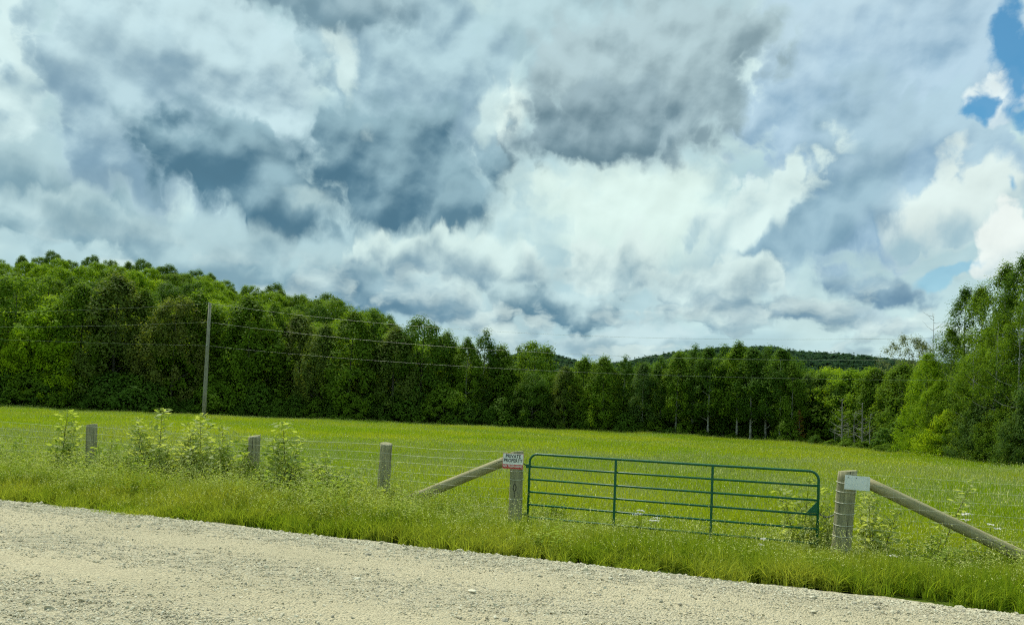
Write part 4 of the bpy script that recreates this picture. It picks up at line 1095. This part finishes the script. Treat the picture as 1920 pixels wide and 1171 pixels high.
# hillside rows
for d, step, keys in ((93, 62, ['maple_b', 'ash_a', 'maple_a', 'aspen_c', 'ash_c']), (103, 56, ['maple_a', 'maple_b', 'ash_a', 'lime', 'maple_c']), (115, 52, ['maple_a', 'maple_b', 'maple_c', 'ash_c']),
                      (128, 48, ['maple_b', 'maple_c', 'maple_a', 'lime']), (142, 44, ['maple_a', 'maple_c', 'maple_b']), (156, 42, ['maple_b', 'maple_a', 'maple_a', 'lime'])):
    px = -60 + rt.uniform(0, 30)
    while px < 1000:
        x = xat(px, d); u = x / d
        if d < np.interp(u, RU, RD) - 8 or d < 100:
            put(px, d + rt.uniform(-3, 3), rt.choice(keys), h=rt.uniform(8.2, 10.6), row='hillside', zf=hill_z, wf=rt.uniform(.9, 1.15))
        px += step * rt.uniform(.8, 1.2)
# skyline of the hill
SKY_ = [(-20, 484, 'maple_b'), (28, 480, 'ash_a'), (60, 482, 'maple_b'), (85, 472, 'maple_c'), (118, 488, 'maple_b'), (158, 480, 'maple_c'), (195, 488, 'maple_b'), (228, 492, 'ash_a'), (256, 488, 'maple_c'), (292, 500, 'maple_b'), (303, 498, 'maple_c'), (338, 520, 'maple_a'), (357, 507, 'maple_c'), (384, 514, 'ash_a'), (412, 526, 'maple_b'), (450, 548, 'maple_a'), (478, 548, 'maple_c'), (504, 534, 'maple_c'), (535, 560, 'ash_a'), (560, 555, 'ash_a'), (583, 553, 'spruce'), (610, 554, 'maple_c'), (640, 585, 'lime'), (664, 588, 'lime'), (690, 580, 'maple_b'), (716, 594, 'maple_c'), (748, 630, 'lime')]
for px, top, key in SKY_:
    x = xat(px, 150); D = float(np.interp(x / 150, RU, RD)); put(px, D - 4, key, top=top, row='skyline', zf=hill_z, wf=rt.uniform(.85, 1.0))
for px, top, key in list(SKY_):
    x = xat(px + 13, 150); D = float(np.interp(x / 150, RU, RD)); put(px + 13, D - 13, rt.choice(['maple_b', 'ash_a', 'maple_a']), top=top + rt.uniform(9, 17), row='hillside', zf=hill_z, wf=1.1)
# --- centre: trees beyond the gate
MID = [(998, 704, 'maple_c', 1), (1024, 700, 'maple_b', 4), (1058, 694, 'ash_c', 2), (1092, 676, 'ash_a', 3), (1130, 676, 'ash_a', 2), (1168, 672, 'aspen_a', 4), (1205, 680, 'aspen_b', 2), (1238, 674, 'aspen_a', 3),
 (1268, 664, 'aspen_c', 2), (1298, 655, 'aspen_a', 3), (1328, 656, 'aspen_d', 1.5), (1356, 652, 'aspen_a', 4), (1382, 650, 'aspen_c', 2), (1408, 656, 'aspen_d', 1.5), (1436, 654, 'aspen_a', 3), (1462, 660, 'aspen_d', 2), (1484, 690, 'aspen_c', 2),
 (1512, 704, 'aspen_b', 6), (1536, 700, 'maple_b', 9), (1560, 698, 'lime', 12), (1585, 705, 'aspen_d', 7), (1612, 700, 'maple_a', 9), (1640, 696, 'ash_a', 7), (1664, 694, 'maple_b', 10), (1690, 690, 'ash_a', 8)]
for px, top, key, off in MID:
    put(px, edge_d(px) + off, key, top=top + rt.uniform(-4, 4), row='mid', wf=rt.uniform(.95, 1.2))
for k in range(34):   # second and third ranks
    px = 985 + k * 21.5 + rt.uniform(-8, 8)
    top = np.interp(px, [980, 1100, 1200, 1290, 1470, 1500, 1700], [706, 690, 684, 664, 668, 708, 702])
    put(px, edge_d(px) + rt.uniform(8, 16), rt.choice(['maple_c', 'aspen_a', 'ash_a', 'maple_b', 'aspen_b']), top=top + rt.uniform(0, 16), row='mid back', wf=1.15)
px = 985
while px < 1700:
    key = rt.choice(['shrub_a', 'shrub_a', 'shrub_b', 'shrub_b']); put(px, edge_d(px) + rt.uniform(-.3, 1.8), key, h=rt.uniform(.9, 2.6) if px < 1290 else rt.uniform(.6, 1.2), row='mid edge', wf=rt.uniform(1, 1.5)); px += rt.uniform(24, 44)
for off, hh in ((4.5, 3.2), (9, 4.2), (14, 4.8), (20, 5)):      # undergrowth between the stems
    px = 985
    while px < 1720:
        if off > 8 or not 1465 < px < 1665: put(px, edge_d(px) + off + rt.uniform(-1, 1), rt.choice(['shrub_a', 'shrub_a', 'shrub_b']), h=hh * rt.uniform(.7, 1.1), row='undergrowth', wf=1.3)
        px += rt.uniform(48, 66)
put(1499, edge_d(1499) + 1.2, 'rust', top=766, row='rust')
put(1478, edge_d(1478) + 1.0, 'shrub_b', h=2.6, row='mid edge')
for px, top, key in ((1580, 745, 'dead'), (1603, 768, 'snag'), (1618, 752, 'dead'), (1590, 790, 'snag'), (1632, 772, 'snag'), (1566, 800, 'snag')):
    put(px, edge_d(px) + 1.5, key, top=top, row='snags')
for px, h in ((1560, .9), (1590, 1.0), (1620, .9), (1650, .8), (1675, .7)):
    put(px, edge_d(px) - .8, 'shrub_b', h=h, row='mid edge', wf=1.5)
for px, h in ((1688, .5), (1712, .45), (1738, .45), (1640, .5)):
    put(px, edge_d(px) - 1.5, 'shrub_c', h=h, row='lime edge', wf=1.8)
# --- right: the near wood
RIGHT = [(1702, 632, 'pale_tree', 12), (1748, 612, 'bare', 9), (1738, 668, 'near_maple', 2.2), (1782, 622, 'near_poplar', 4.5), (1806, 545, 'near_poplar_b', 6), (1836, 545, 'near_poplar', 5), (1882, 505, 'near_poplar', 4), (1915, 488, 'near_poplar_b', 4.5), (1960, 480, 'near_poplar', 4),
 (1862, 585, 'near_birch', .9), (1905, 570, 'near_birch', 1.0), (1822, 640, 'near_birch', .9), (1800, 715, 'near_willow', 1.8), (1842, 735, 'near_willow', 1.2), (1885, 720, 'near_willow_b', 1.6), (1930, 730, 'near_willow', 1.4), (1975, 690, 'near_willow_b', 1.0),
 (1778, 775, 'near_lime', .2), (1762, 715, 'near_maple', 1.8), (1830, 760, 'near_willow_b', .2), (1872, 770, 'near_willow', .3), (1915, 770, 'near_willow_b', .1), (1848, 620, 'near_poplar_b', 7), (1890, 560, 'near_poplar', 8), (2010, 520, 'near_poplar_b', 3)]
for px, top, key, off in RIGHT:
    put(px, edge_d(px) + off, key, top=top, row='right', wf=.8 if key in ('near_maple',) else .92)

# build them, with labels from what stands beside what
def side_name(px):
    return 'left of the utility pole' if px < 384 else 'right of the utility pole'
rows = {}
for q in ALLT: rows.setdefault(q[6], []).append(q)
def nth(i): return ORD[i] if i < len(ORD) else 'twenty-' + ORD[i - 20]
for rname, L in rows.items():
    L.sort(key=lambda q: q[0])
    for i, (px, Y, key, h, rz, wf, row, x, z) in enumerate(L):
        wd = KIND[key]['words']; lab = grp = None
        if row == 'left front':
            nl = sum(1 for q in L if q[0] < 384); k = (nl - 1 - i) if px < 384 else (i - nl)
            lab = f"{wd} at the field's edge, {nth(k)} {side_name(px)}"; grp = 'front trees of the left wood'
        elif row == 'left edge': lab = f'{wd} in the shade along the foot of the left wood'; grp = 'shaded shrubs under the left wood, ' + wd
        elif row == 'hillside': lab = f'{wd} among the crowded crowns of the left hillside'; grp = f'{wd} crowns on the hillside'
        elif row == 'skyline': lab = f"{wd} on the hill's skyline, {nth(i)} crown from the left"; grp = 'trees on the skyline of the left hill'
        elif row == 'mid': lab = f"{wd} beyond the gate, {nth(i)} from the end of the left wood"; grp = 'front trees beyond the gate'
        elif row == 'mid back': lab = f'{wd} in the ranks behind the trees beyond the gate'; grp = f'{wd} trees behind the gate grove'
        elif row == 'mid edge': lab = f'{wd} at the grove foot where the field ends beyond the gate'; grp = f'{wd} plants along the far field edge'
        elif row == 'undergrowth': lab = f'{wd} half hidden between the tree stems beyond the gate'; grp = f'{wd} undergrowth of the grove'
        elif row == 'rust': lab = 'rusty brown dead spruce at the field edge'
        elif row == 'snags': lab = f'{wd} at the field edge, {nth(i)} right of the rusty spruce'; grp = 'grey dead trees at the field edge'
        elif row == 'lime edge': lab = f'{wd} at the near wood corner, {nth(i)} from the left'; grp = 'low lime shrubs by the near wood'
        elif row == 'right':
            same = [q for q in L if q[2] == key]; j = same.index(L[i])
            lab = f'{wd} in the near wood' + ('' if len(same) == 1 else f', {nth(j)} such from the field side'); grp = 'trees of the near wood'
        tree(key, x, Y, z, h, rz, lab, grp, wf)
print('trees', NT_[0])

# far forest on the hill beyond: nobody could count it
ff = [make_tree(41, 10, 8, .3, 'round', 46, 16, .95, 1.15, limbs=0, leafm=LM['hazed green'])[1], make_tree(42, 10, 7, .3, 'full', 46, 16, .9, 1.1, limbs=0, leafm=LM['hazed green'])[1],
      make_conifer(43, 12, 5, .3, 11, 10, .9, LM['hazed green'])[1]]
rf = np.random.default_rng(9)
x = rf.uniform(-160, 640, 15000); y = rf.uniform(480, 800, 15000); z = far_z(x, y)
ok = (z > 1) & in_view(x, y, z, 60, 60); x, y, z = x[ok], y[ok], z[ok]
k = len(x); sc = rf.uniform(.75, 1.2, k); ix = rf.choice(3, k, p=[.5, .36, .14])
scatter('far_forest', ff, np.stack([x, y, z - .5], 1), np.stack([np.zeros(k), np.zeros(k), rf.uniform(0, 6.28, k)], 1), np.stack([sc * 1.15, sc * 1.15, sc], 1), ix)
# ------------------------------------------------------------------ tall leafy weeds and saplings along the fence, wildflowers
m_sap = leaf_mat('sapling_leaf', (0.21, 0.30, 0.04), (0.38, 0.46, 0.13), (0.44, 0.50, 0.19), .58, .5, 1.2, spec=.15)
m_sap2 = leaf_mat('bush_leaf', (0.13, 0.23, 0.015), (0.27, 0.37, 0.05), (0.32, 0.41, 0.08), .55, .5, 1.2, spec=.1)
m_stem = plain('green_stem', (0.09, 0.085, 0.04), .8, 0, .1)
def leafy(seed, H, Wd, nst, leaf, mat, spread=.25, lean=0.0, base=.08, dens=1.0, aspect=.46):
    """upright stems, each with short side twigs and pairs of pointed leaves, narrowing to a tip"""
    rng = np.random.default_rng(seed); C_, Nn, U, Ln, T = [], [], [], [], []; mb = MB()
    for i in range(nst):
        h = H * (1 if i == 0 else rng.uniform(.48, .90)); a0 = i * 2.4 + rng.uniform(-.6, .6); off = np.array([math.cos(a0), math.sin(a0)]) * (0 if i == 0 else spread * rng.uniform(.4, 1))
        ln = rng.normal(0, .05, 2) + np.array([lean, 0]) + off * .35; w = Wd / 2 * (1 if i == 0 else .75)
        P_ = [Vector((off[0] * .5 + (ln[0] * h + off[0] * .5) * f ** 1.3, off[1] * .5 + (ln[1] * h + off[1] * .5) * f ** 1.3, h * f - (.05 if f == 0 else 0))) for f in np.linspace(0, 1, 8)]
        mb.tube(P_, [.010 * (1 - .8 * f) * (H / 1.6) ** .5 for f in np.linspace(0, 1, 8)], 5)
        ntw = int(h / .033 * dens)
        for k in range(ntw):
            f = base + (1 - base) * (k + rng.random()) / ntw; j = min(int(f * 7), 6); st = np.array(P_[j].lerp(P_[j + 1], f * 7 - j))
            a = k * 2.4 + rng.uniform(-.5, .5); L = w * (1 - f) ** .42 * rng.uniform(.35, 1.15) + .04
            d = np.array([math.cos(a), math.sin(a), .50 + .3 * f]); d /= np.linalg.norm(d)
            if L > .10: mb.tube([Vector(st), Vector(st + d * L)], [.0032, .0016], 3, False)
            nl = max(2, int(L / (leaf * .50)))
            tone = rng.random()
            for q in range(nl + 1):
                g = (q + .4) / nl if nl > 1 else 1; sd = (-1) ** q * rng.uniform(.5, 1.1)
                o = np.array([-d[1], d[0], 0]) * sd + d * .7; o /= np.linalg.norm(o); l_ = leaf * 1.5 * rng.uniform(.65, 1.2) * (1.1 - .35 * f)
                C_.append(st + d * L * min(g, 1) + o * l_ * .5 - np.array([0, 0, l_ * .08])); U.append(o + np.array([0, 0, rng.uniform(-.45, .05)]))
                Nn.append(np.array([0, 0, 1.0]) + rng.normal(0, .45, 3)); Ln.append(l_); T.append(np.clip(.5 + .7 * (rng.random() - .5) + .3 * (tone - .5), 0, 1))
        for q in range(6):   # tuft of young leaves at the tip
            a = q * 1.05; o = np.array([math.cos(a) * .5, math.sin(a) * .5, .8]); C_.append(np.array(P_[-1]) + o * leaf * .35); U.append(o); Nn.append([math.cos(a + .4), math.sin(a + .4), .4]); Ln.append(leaf * .7); T.append(.95)
    C_, Nn, U, Ln, T = map(np.array, (C_, Nn, U, Ln, T))
    v, f = diamonds(rng, C_, Nn, Ln, Ln * aspect, U)
    fm = mesh_np('foliage', v, f, False, {'rnd': T}); fm.materials.append(mat)
    sm = mb.mesh('stem', True); sm.materials.append(m_stem); return sm, fm
SAP = [leafy(1, 1.6, .46, 4, .105, m_sap, .26), leafy(2, 1.7, .46, 8, .110, m_sap, .55), leafy(3, 1.6, .42, 5, .10, m_sap, .42), leafy(4, 1.5, .44, 8, .105, m_sap, .60), leafy(5, 1.55, .54, 4, .115, m_sap, .26, base=.22)]
BUSH = [leafy(6, 1.0, .42, 10, .085, m_sap2, .55), leafy(7, 1.0, .40, 11, .08, m_sap2, .60), leafy(8, 1.2, .44, 6, .105, m_sap, .42, base=.12)]
WAND = leafy(9, 1.6, .34, 1, .095, m_sap, .1, lean=.28, base=.35, dens=.55)
def plant(name, pair, px, s, top, rz, label, cat, group, H, wf=1.0):
    wf *= 1.18
    p = fpos(px, s); z = float(gz(p.x, p.y)); h = (CAM_H + (hor(px) - top) / FPX * p.y) - z
    k = h / H; r_ = empty(name, (p.x, p.y, z), rz); r_.scale = (k * wf, k * wf, k)
    for nm, me in (('stem', pair[0]), ('foliage', pair[1])):
        o = bpy.data.objects.new(nm, me); COL.objects.link(o); o.parent = r_
    return tag(r_, label, cat, group)
GS, GB = 'tall pale leafed saplings along the fence', 'leafy bushes along the fence'
plant('sapling', SAP[0], 140, -.25, 772, .4, 'tall leafy sapling left of the leftmost fence post', 'sapling', GS, 1.62, 1.05)
plant('sapling', SAP[1], 312, -.10, 768, 1.4, 'bushiest tall sapling midway between the two leftmost fence posts', 'sapling', GS, 1.72)
plant('sapling', SAP[2], 372, .15, 776, 2.0, 'tall narrow sapling right beneath the utility pole', 'sapling', GS, 1.62)
plant('sapling', SAP[3], 425, .0, 800, 3.1, 'broad leafy sapling just left of the second fence post', 'sapling', GS, 1.52)
plant('sapling', SAP[4], 562, -.25, 795, .0, 'lone tall sapling between the second and third fence posts', 'sapling', GS, 1.57, 1.05)
plant('sapling', SAP[2], 283, .1, 812, 4.2, 'shorter sapling leaning on the bushiest one, left side', 'sapling', GS, 1.62)
plant('sapling', SAP[1], 345, .25, 822, 5.1, 'short sapling standing behind the two tallest saplings', 'sapling', GS, 1.72, 1.1)
plant('sapling', SAP[3], 245, .15, 832, 2.6, 'short broad sapling right of the leftmost fence post', 'sapling', GS, 1.52, 1.1)
plant('sapling', SAP[2], 405, -.3, 838, .8, 'short sapling in front of the broad one by the second post', 'sapling', GS, 1.62, 1.2)
plant('sapling', SAP[3], 105, .25, 836, 4.4, 'short sapling behind the leftmost tall sapling', 'sapling', GS, 1.52, 1.0)
plant('sapling', SAP[1], 600, .2, 848, 3.0, 'short sapling right of and behind the lone tall sapling', 'sapling', GS, 1.72, 1.2)
plant('sapling', SAP[2], 448, -.2, 830, 1.9, 'short sapling touching the left side of the second fence post', 'sapling', GS, 1.62, 1.1)
plant('bush', BUSH[0], 655, -.2, 890, 2.0, 'low bush left of the third fence post', 'bush', GB, 1.0, 1.2)
plant('bush', BUSH[1], 290, -.5, 872, .2, 'low bush in front of the bushiest sapling', 'bush', GB, 1.0, 1.3)
plant('bush', BUSH[0], 65, -.3, 858, 4.0, 'low bush between the left end of the fence and the leftmost sapling', 'bush', GB, 1.0, 1.2)
plant('bush', BUSH[0], 222, -.2, 828, .3, 'leafy green bush just right of the leftmost fence post', 'bush', GB, 1.0)
plant('bush', BUSH[1], 28, .2, 822, 1.3, 'leafy green bush at the left end of the fence', 'bush', GB, 1.0, 1.1)
plant('bush', BUSH[1], 455, .3, 822, 2.3, 'leafy green bush hugging the second fence post', 'bush', GB, 1.0, .9)
plant('bush', BUSH[0], 350, -.55, 850, 3.3, 'low bush at the foot of the tallest saplings', 'bush', GB, 1.0, 1.1)
plant('bush', BUSH[1], 615, -.35, 868, 4.3, 'low spreading bush right of the lone sapling', 'bush', GB, 1.0, 1.4)
plant('bush', BUSH[0], 530, -.40, 880, 5.3, 'low spreading bush left of the lone sapling', 'bush', GB, 1.0, 1.3)
plant('bush', BUSH[1], 110, -.6, 862, .9, 'low bush at the foot of the leftmost sapling', 'bush', GB, 1.0, 1.2)
plant('bush', BUSH[2], 1513, .55, 896, 1.2, 'leafy bush standing behind the right end of the gate', 'bush', GB, 1.22, .72)
plant('bush', BUSH[2], 1556, .35, 950, 2.2, 'leafy bush in the gap between gate and latch post', 'bush', GB, 1.22, .62)
plant('bush', BUSH[2], 1648, .55, 912, 3.2, 'leafy bush behind the upper end of the right brace log', 'bush', GB, 1.22, .72)
plant('bush', BUSH[1], 1010, .9, 925, 3.2, 'dark leafy bush behind the hinge end of the gate', 'bush', GB, 1.0, .8)
plant('bush', BUSH[0], 690, -.5, 905, .2, 'low bush at the foot of the third fence post', 'bush', GB, 1.0, 1.3)
plant('bush', BUSH[0], 1745, -.4, 1003, 1.2, 'low bush under the middle of the right brace log', 'bush', GB, 1.0, 1.3)
plant('weed', WAND, 1772, .35, 898, 0.2, 'single tall leaning weed behind the right brace log', 'weed', None, 1.6)

# white umbel flowers
m_floret, nt, out = new_mat('white_floret')
b = nt.node('ShaderNodeBsdfPrincipled'); nt.put(b.inputs['Base Color'], nt.mix(nt.attr('rnd'), (0.66, 0.62, 0.56), (0.82, 0.80, 0.76))); b.inputs['Roughness'].default_value = .9
nt.put(out.inputs['Surface'], b.outputs[0])
def flower(px, s, py, heads, hw, label, seed):
    rng = np.random.default_rng(seed); p = fpos(px, s); z0 = float(gz(p.x, p.y)); H = (CAM_H + (hor(px) - py) / FPX * p.y) - z0
    r_ = empty('wildflower', (p.x, p.y, z0)); tag(r_, label, 'wildflower', 'white wildflowers in the verge')
    mb = MB(); tops = []
    for i in range(heads):
        dx_, dz_ = (0, 0) if i == 0 else (rng.uniform(-.5, .5) * hw * heads * 1.1, rng.uniform(-.14, .03))
        tops.append(Vector((dx_, rng.uniform(-.05, .05), H + dz_)))
        mb.tube([Vector((0, 0, 0)), Vector((dx_ * .3, 0, H * .5)), tops[-1]], [.004, .003, .002], 4)
    mb.build('stem', m_stem, r_)
    for tp in tops:
        n_ = 34; c = rng.normal(0, hw * .27, (n_, 3)) * (1, 1, .22) + np.array(tp) + (0, 0, .012)
        v, f = diamonds(rng, c, rng.normal(0, .35, (n_, 3)) + (0, -.3, 1), .017, .017)
        me = mesh_np('flower_head', v, f, False, {'rnd': rng.random(n_)}); me.materials.append(m_floret); link_mesh('flower_head', me, None, r_)
flower(1214, -.25, 957, 4, .13, 'white flower with four heads in front of the gate', 1)
flower(1240, -.20, 975, 2, .11, 'low white flower right of the many headed one at the gate', 2)
flower(1663, -.85, 1039, 1, .11, 'single white flower low in the grass right of the latch post', 3)
flower(1838, .8, 966, 3, .10, 'white flower above the right brace log near its lower end', 4)
flower(1905, 1.2, 985, 2, .10, 'white flower at the far right behind the brace log', 5)
flower(1440, -.9, 1010, 2, .08, 'small white flower under the right half of the gate', 6)
# ------------------------------------------------------------------ render settings
SC.view_settings.view_transform = 'Standard'; SC.view_settings.look = 'None'
SC.view_settings.exposure = 0.0; SC.view_settings.gamma = 1.0; SC.view_settings.use_curve_mapping = False
SC.render.film_transparent = False
SC.cycles.max_bounces = 6; SC.cycles.diffuse_bounces = 3; SC.cycles.glossy_bounces = 2
SC.cycles.transmission_bounces = 3; SC.cycles.transparent_max_bounces = 6
SC.cycles.pixel_filter_type = 'BLACKMAN_HARRIS'; SC.cycles.filter_width = 1.2
SC.cycles.sample_clamp_indirect = 6.0
SC.cycles.use_denoising = False
SC.cycles.use_adaptive_sampling = True; SC.cycles.adaptive_threshold = 0.025; SC.cycles.adaptive_min_samples = 16
